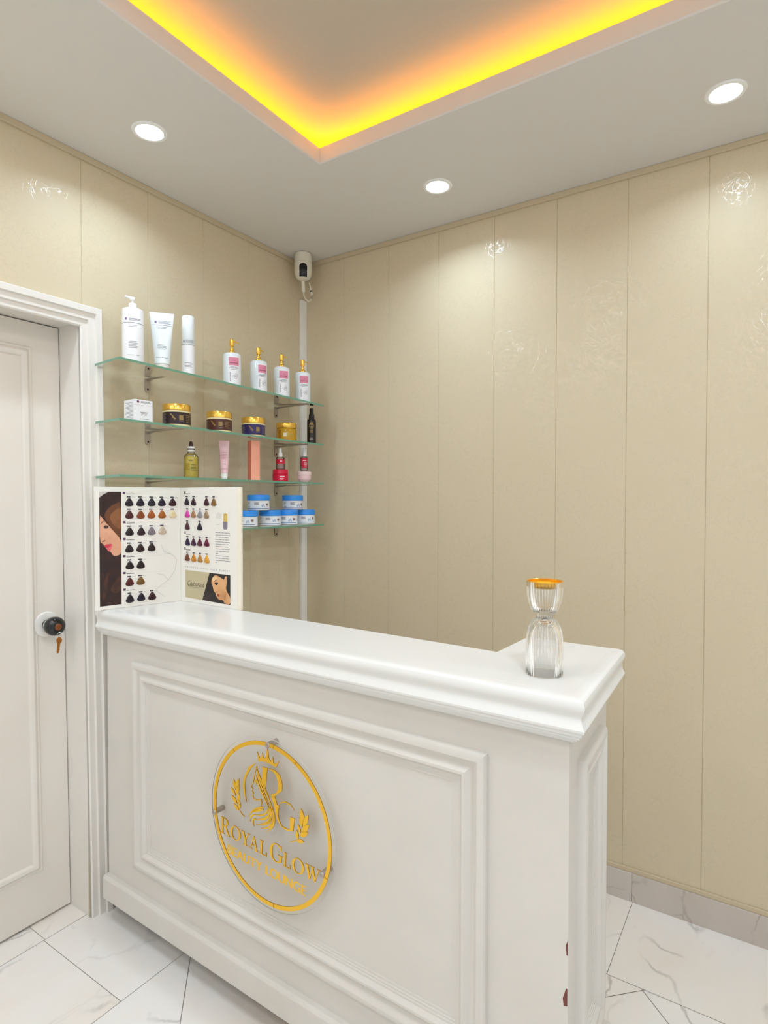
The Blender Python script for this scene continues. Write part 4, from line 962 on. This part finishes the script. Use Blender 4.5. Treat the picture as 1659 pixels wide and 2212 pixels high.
m.build('grid_print', [inkd, pm('chart_pale_ink', (206, 202, 198), .6), pm('chart_plum_ink', (92, 60, 92), .6)], pgL, smooth=0, recalc=False)
m = MB()
for x, z in SWR: swatch_grid(PR, x*1e-4, z*1e-4, .034, 0, 0)
for x, z in HDR: bar(m, PR, x*1e-4-.004, x*1e-4+.003, z*1e-4-.004, .010, 1, 0); bar(m, PR, x*1e-4+.005, x*1e-4+.030, z*1e-4-.0045, .0022, 1, 0); bar(m, PR, x*1e-4+.03, .15, z*1e-4-.004, .0004, 1, 1)
rnd = random.Random(3)
for k in range(14):
    z = .2505-.0078*k; e = .267-rnd.uniform(0, .012)
    if k == 9: e = .205
    if k == 13: e = .197
    x = .191
    while x < e:
        x2 = min(e, x+rnd.uniform(.008, .02)); bar(m, PR, x, x2, z-.0018, .0022, 1, 2); x = x2+.0018
bar(m, PR, .2645, .2650, .288, .045, 1, 1)
m.add([PR(a*1e-4, b*1e-4, .0002) for a, b in ((2334, 3140), (2528, 3144), (2530, 2860), (2326, 2865))], [(0, 1, 2, 3)], 3)
m.add([PR(a*1e-4, b*1e-4, .0003) for a, b in ((2390, 3080), (2470, 3082), (2470, 2900), (2390, 2900))], [(0, 1, 2, 3)], 6)
m.add([PR(a*1e-4, b*1e-4, .0002) for a, b in ((2292, 2870), (2536, 2860), (2530, 2650), (2480, 2615), (2350, 2615), (2299, 2650))], [(0, 1, 2, 3, 4, 5)], 4)
for k in range(7): bar(m, PR, .196+.004*k, .1975+.004*k, .297, .022-.002*abs(k-3), 1, 1)
bar(m, PR, .196, .214, .2760, .0022, 1, 1)
def tf_r(lay): return lambda a, b: PR(a, b, lay)
x = .026
for wd_, x1 in (('PROFESSIONAL', .156), ('HAIR', .204), ('EXPERT', .268)):
    n_ = len(wd_); st = (x1-x)/n_
    for q, ch in enumerate(wd_):
        add_text(m, ch, x+st*q, x+st*q+(.0015 if ch == 'I' else .0055), .1205, .0062, 0, 2, tf=tf_r(.0002))
    x = x1+.008
m.build('grid_print', [inkd, pm('chart_pale_ink', (206, 202, 198), .6), inkm, pm('print_gold', (206, 172, 84), .4), pm('print_grey_violet', (136, 126, 138), .4), inkg, pm('print_ochre', (222, 196, 110), .4)], pgR, smooth=0, recalc=False)
m = MB(); p = PHR
for k, (nm, mt) in enumerate((('frame', 0), ('beige', 1), ('skin', 2), ('neck', 3), ('cheek', 4), ('hairR', 0), ('eye', 5), ('brow', 5), ('nose', 5), ('lip', 6))):
    print_layer(m, PR, p[nm] if nm in ('frame', 'beige', 'hairR') else chaikin(p[nm], 1 if nm == 'skin' else 2), 1+k*.5, mt)
add_text(m, 'Colourant', .039, .132, .0580, .0200, 0, 7, tf=tf_r(.0007), shear=.3)
bar(m, PR, .040, .126, .0545, .0005, 4, 7); bar(m, PR, .076, .122, .0490, .0012, 4, 8)
m.build('advert_print', [pm('print_black_hair', (38, 32, 30), .4, noise=(22, (60, 36, 36), .5, .8)), pm('print_beige', (196, 184, 148), .45), pm('print_skin_tan', (226, 172, 120), .45, noise=(14, (200, 142, 92), .45, .75)),
         pm('print_skin_shade', (184, 128, 84), .45), pm('print_skin_light', (240, 200, 150), .45), pm('print_eye_dark', (58, 34, 30), .5), pm('print_lip_brown', (160, 78, 60), .4), pm('print_script', (94, 86, 66), .5), inkg], pgR, smooth=0, recalc=False)['label'] = 'printed advert of a dark-haired woman on beige'
# hair swatches
def swatch(parent, PF, cx, cz, col, tall):
    if tall: prof_ = [(0, .0150), (.0035, .0118), (.0075, .0052), (.0118, -.0035), (.0128, -.0075), (.0105, -.0108), (.0050, -.0124), (0, -.0128)]
    else: prof_ = [(.0006, .0146), (.0040, .0126), (.0072, .0080), (.0106, .0022), (.0134, -.0035), (.0138, -.0075), (.0116, -.0108), (.0070, -.0128), (0, -.0136)]
    k = 1.1 if tall else 1.0
    ol = [(a*k, b) for a, b in prof_]+[(-a*k, b) for a, b in prof_[::-1][1:-1]] if tall else [(a, b) for a, b in prof_]+[(-a, b) for a, b in prof_[-2::-1]]
    m = MB(); n = len(ol); vs = []
    for sc, off in ((1, .0003), (1, .0018), (.86, .0034), (.5, .0046)):
        vs += [PF(cx+a*sc, cz+b*sc, off) for a, b in ol]
    fs = [tuple(3*n+i for i in range(n))]
    for q in range(3): fs += [(q*n+i, q*n+(i+1) % n, (q+1)*n+(i+1) % n, (q+1)*n+i) for i in range(n)]
    m.add(vs, fs)
    mat = pm('hair_%d_%d_%d' % col, col, .3, noise=(220, tuple(min(255, int(c*1.35+8)) for c in col), .5, .8))
    o = m.build('hair_swatch', mat, parent, smooth=60)
CL = [(30, 13, 26), (24, 13, 30), (26, 16, 32), (28, 15, 38), (48, 16, 22), (72, 24, 24), (128, 64, 24), (152, 76, 22), (156, 84, 24), (226, 204, 158), (30, 13, 18), (42, 18, 26), (118, 108, 114), (190, 172, 152),
      (28, 11, 13), (36, 12, 13), (36, 18, 15), (28, 11, 13), (32, 11, 13), (78, 20, 16), (108, 74, 26), (24, 11, 20), (26, 14, 36), (48, 12, 20)]
CR = [(38, 22, 34), (48, 17, 28), (58, 17, 25), (122, 84, 42), (206, 62, 158), (158, 116, 78), (136, 130, 134), (148, 122, 92), (70, 22, 32), (20, 12, 30), (38, 13, 54), (54, 10, 46), (74, 10, 40), (94, 10, 50), (104, 50, 26), (184, 118, 26), (168, 118, 52), (214, 148, 46)]
for (x, z), c in zip(SWL, CL): swatch(pgL, PL, x*1e-4, z*1e-4+.001, c, False)
for (x, z), c in zip(SWR, CR): swatch(pgR, PR, x*1e-4, z*1e-4+.001, c, True)

# ------------------------------------------------------------------ ribbed glass on the desk end
t = thing('ribbed_glass_holder', 'ribbed clear hourglass-shaped candle holder with gold-lined cup on the desk', 'candle holder', (1.533, -1.013, 1.0603))
RG = clear_sheet('ribbed_glass', (.975, .975, .975), 1.5, .015, extra=(.99, .99, .99), extra_amt=.3)
NS, NR_ = 192, 32
def ribbed(m, prof, amp, inner=False):
    vs = []; fs = []
    for k, (r, z) in enumerate(prof):
        for i in range(NS):
            a = 2*PI*i/NS; rr = r*(1+amp[k]*abs(math.cos(NR_/2*a))-amp[k]*.6)
            vs.append((rr*math.cos(a), rr*math.sin(a), z))
    for k in range(len(prof)-1):
        for i in range(NS):
            j = (i+1) % NS; fs.append((k*NS+i, k*NS+j, (k+1)*NS+j, (k+1)*NS+i))
    m.add(vs, fs)
outer = [(.0372, .0006), (.0376, .004), (.0374, .030), (.0370, .055), (.0362, .075), (.0345, .088), (.0312, .099), (.0265, .108), (.0215, .1135), (.0182, .117), (.0176, .120), (.0184, .123), (.0225, .128), (.0270, .134), (.0308, .142), (.0336, .152), (.0354, .164), (.0364, .178), (.0370, .190), (.0371, .1925)]
am = [0, .02, .06, .065, .065, .065, .065, .06, .05, .01, 0, .01, .06, .07, .075, .075, .07, .065, .05, 0]
m = MB(); ribbed(m, outer, am)
inn = [(.0371, .1925), (.0345, .1925), (.0340, .178), (.0330, .164), (.0312, .152), (.0285, .142), (.0250, .1345), (.0190, .1295), (0.0001, .1285)]
m.lathe(inn, NS, cap=False)
low = [(.0372, .0006), (.0340, .0006), (.0344, .030), (.0340, .055), (.0332, .075), (.0314, .087), (.0280, .0965), (.0225, .104), (.0150, .109), (.0001, .1105)]
m.lathe(low, NS, cap=False)
m.build('ribbed_glass_body', RG, t, smooth=50, weld=True)
m = MB(); m.lathe([(.0343, .1922), (.0343, .188), (.0336, .184), (.0315, .1805), (.027, .1785), (.016, .1775), (0.0, .1772)], 96, cap=False); m.lathe([(.0378, .1926), (.0376, .1936), (.0355, .1938), (.0341, .1928)], 96, cap=False)
m.build('gold_lining', pm('gold_foil', (252, 192, 48), .2, metal=.8), t, recalc=False)

# ------------------------------------------------------------------ corner camera, its plug and the conduit
CX_, CY_ = .088, -.110
rz = math.atan2(CAM.y-CY_, CAM.x-CX_)+PI/2
t = thing('security_camera', 'white security camera with black face under the ceiling in the room corner', 'security camera', (CX_, CY_, H), rz)
CAMW = pm('camera_white', (226, 220, 204), .35)
bp = [(.030, -.0005), (.036, -.003), (.0385, -.010), (.0395, -.022), (.0400, -.045), (.0402, -.048), (.0402, -.075), (.0392, -.092), (.0365, -.104), (.0320, -.113), (.0250, -.1195), (.0150, -.1225), (0, -.1235)]
m = MB(); m.lathe(bp, 56); m.build('housing', CAMW, t)
def br_(z):
    for (r0, z0), (r1, z1) in zip(bp, bp[1:]):
        if z1 <= z <= z0: return r0+(r1-r0)*(z-z0)/(z1-z0)
    return .03
m = MB(); vs = []; fs = []; nz_, na = 18, 14
for k in range(nz_+1):
    z = -.058-(.1165-.058)*k/nz_; hw = 26*math.sqrt(max(.0, 1-max(0, (-.075-z)/-.017)**2)) if z > -.075 else 26
    if z < -.10: hw = 26*.0402/max(.028, br_(z))*.98
    for i in range(na+1):
        a = math.radians(-hw+2*hw*i/na); r = br_(z)+.0008; vs.append((r*math.sin(a), -r*math.cos(a), z))
for k in range(nz_):
    for i in range(na): fs.append((k*(na+1)+i, k*(na+1)+i+1, (k+1)*(na+1)+i+1, (k+1)*(na+1)+i))
m.add(vs, fs); m.build('black_face', pm('black_face', (18, 14, 20), .15), t, recalc=False)
m = MB(); m.lathe([(.009, 0), (.0105, .001), (.0105, .003), (.006, .004), (0, .004)], 24, M=Matrix.Translation((0, -br_(-.095)-.0003, -.095)) @ Matrix.Rotation(PI/2, 4, 'X')); m.build('lens', pm('lens_glass', (30, 28, 44), .05, coat=1.0), t)
m = MB(); m.lathe([(.0405, -.0462), (.0408, -.0468), (.0405, -.0474)], 56, cap=False); m.build('swivel_seam', pm('seam_grey', (176, 168, 150), .6), t)
t = thing('camera_cable', 'short white cable loop with plug hanging below the corner camera', 'cable', (.03, -.03, 2.44))
m = MB(); m.tube([(.047, -.070, .012), (.046, -.066, -.020), (.042, -.060, -.045)], .0085, 14); m.build('cable_plug', CAMW, t)
pts = [(.042, -.060, -.044), (.041, -.055, -.062), (.045, -.046, -.078), (.056, -.038, -.086), (.066, -.032, -.076), (.068, -.030, -.058), (.063, -.032, -.030), (.060, -.040, .0)]
m = MB(); m.tube(pts, .0032, 10); m.build('cable', CAMW, t)
m = MB(); m.tube([(.0655, -.031, -.072), (.0682, -.0300, -.058), (.0652, -.0312, -.040)], [.0062, .0085, .0055], 14); m.build('connector', pm('pale_plug', (214, 206, 188), .4), t)
m = MB(); m.tube([(.0652, -.0312, -.042), (.0640, -.0318, -.036)], .0062, 12); m.build('dark_collar', DARK, t)
COND = pm('conduit_plastic', (238, 236, 230), .4)
m = MB(); vs = []
for z, y_ in ((.0, -.006), (2.385, 0.0)):
    vs += [(.0005, -.038+y_, z), (.0150, -.038+y_, z), (.0150, -.0005, z), (.0005, -.0005, z)]
m.add(vs, [(0, 1, 2, 3), (7, 6, 5, 4)]+[(i, (i+1) % 4, 4+(i+1) % 4, 4+i) for i in range(4)])
tag(m.build('cable_conduit', COND, smooth=0, bevel=.0012), 'white square cable conduit running down the room corner', 'conduit')
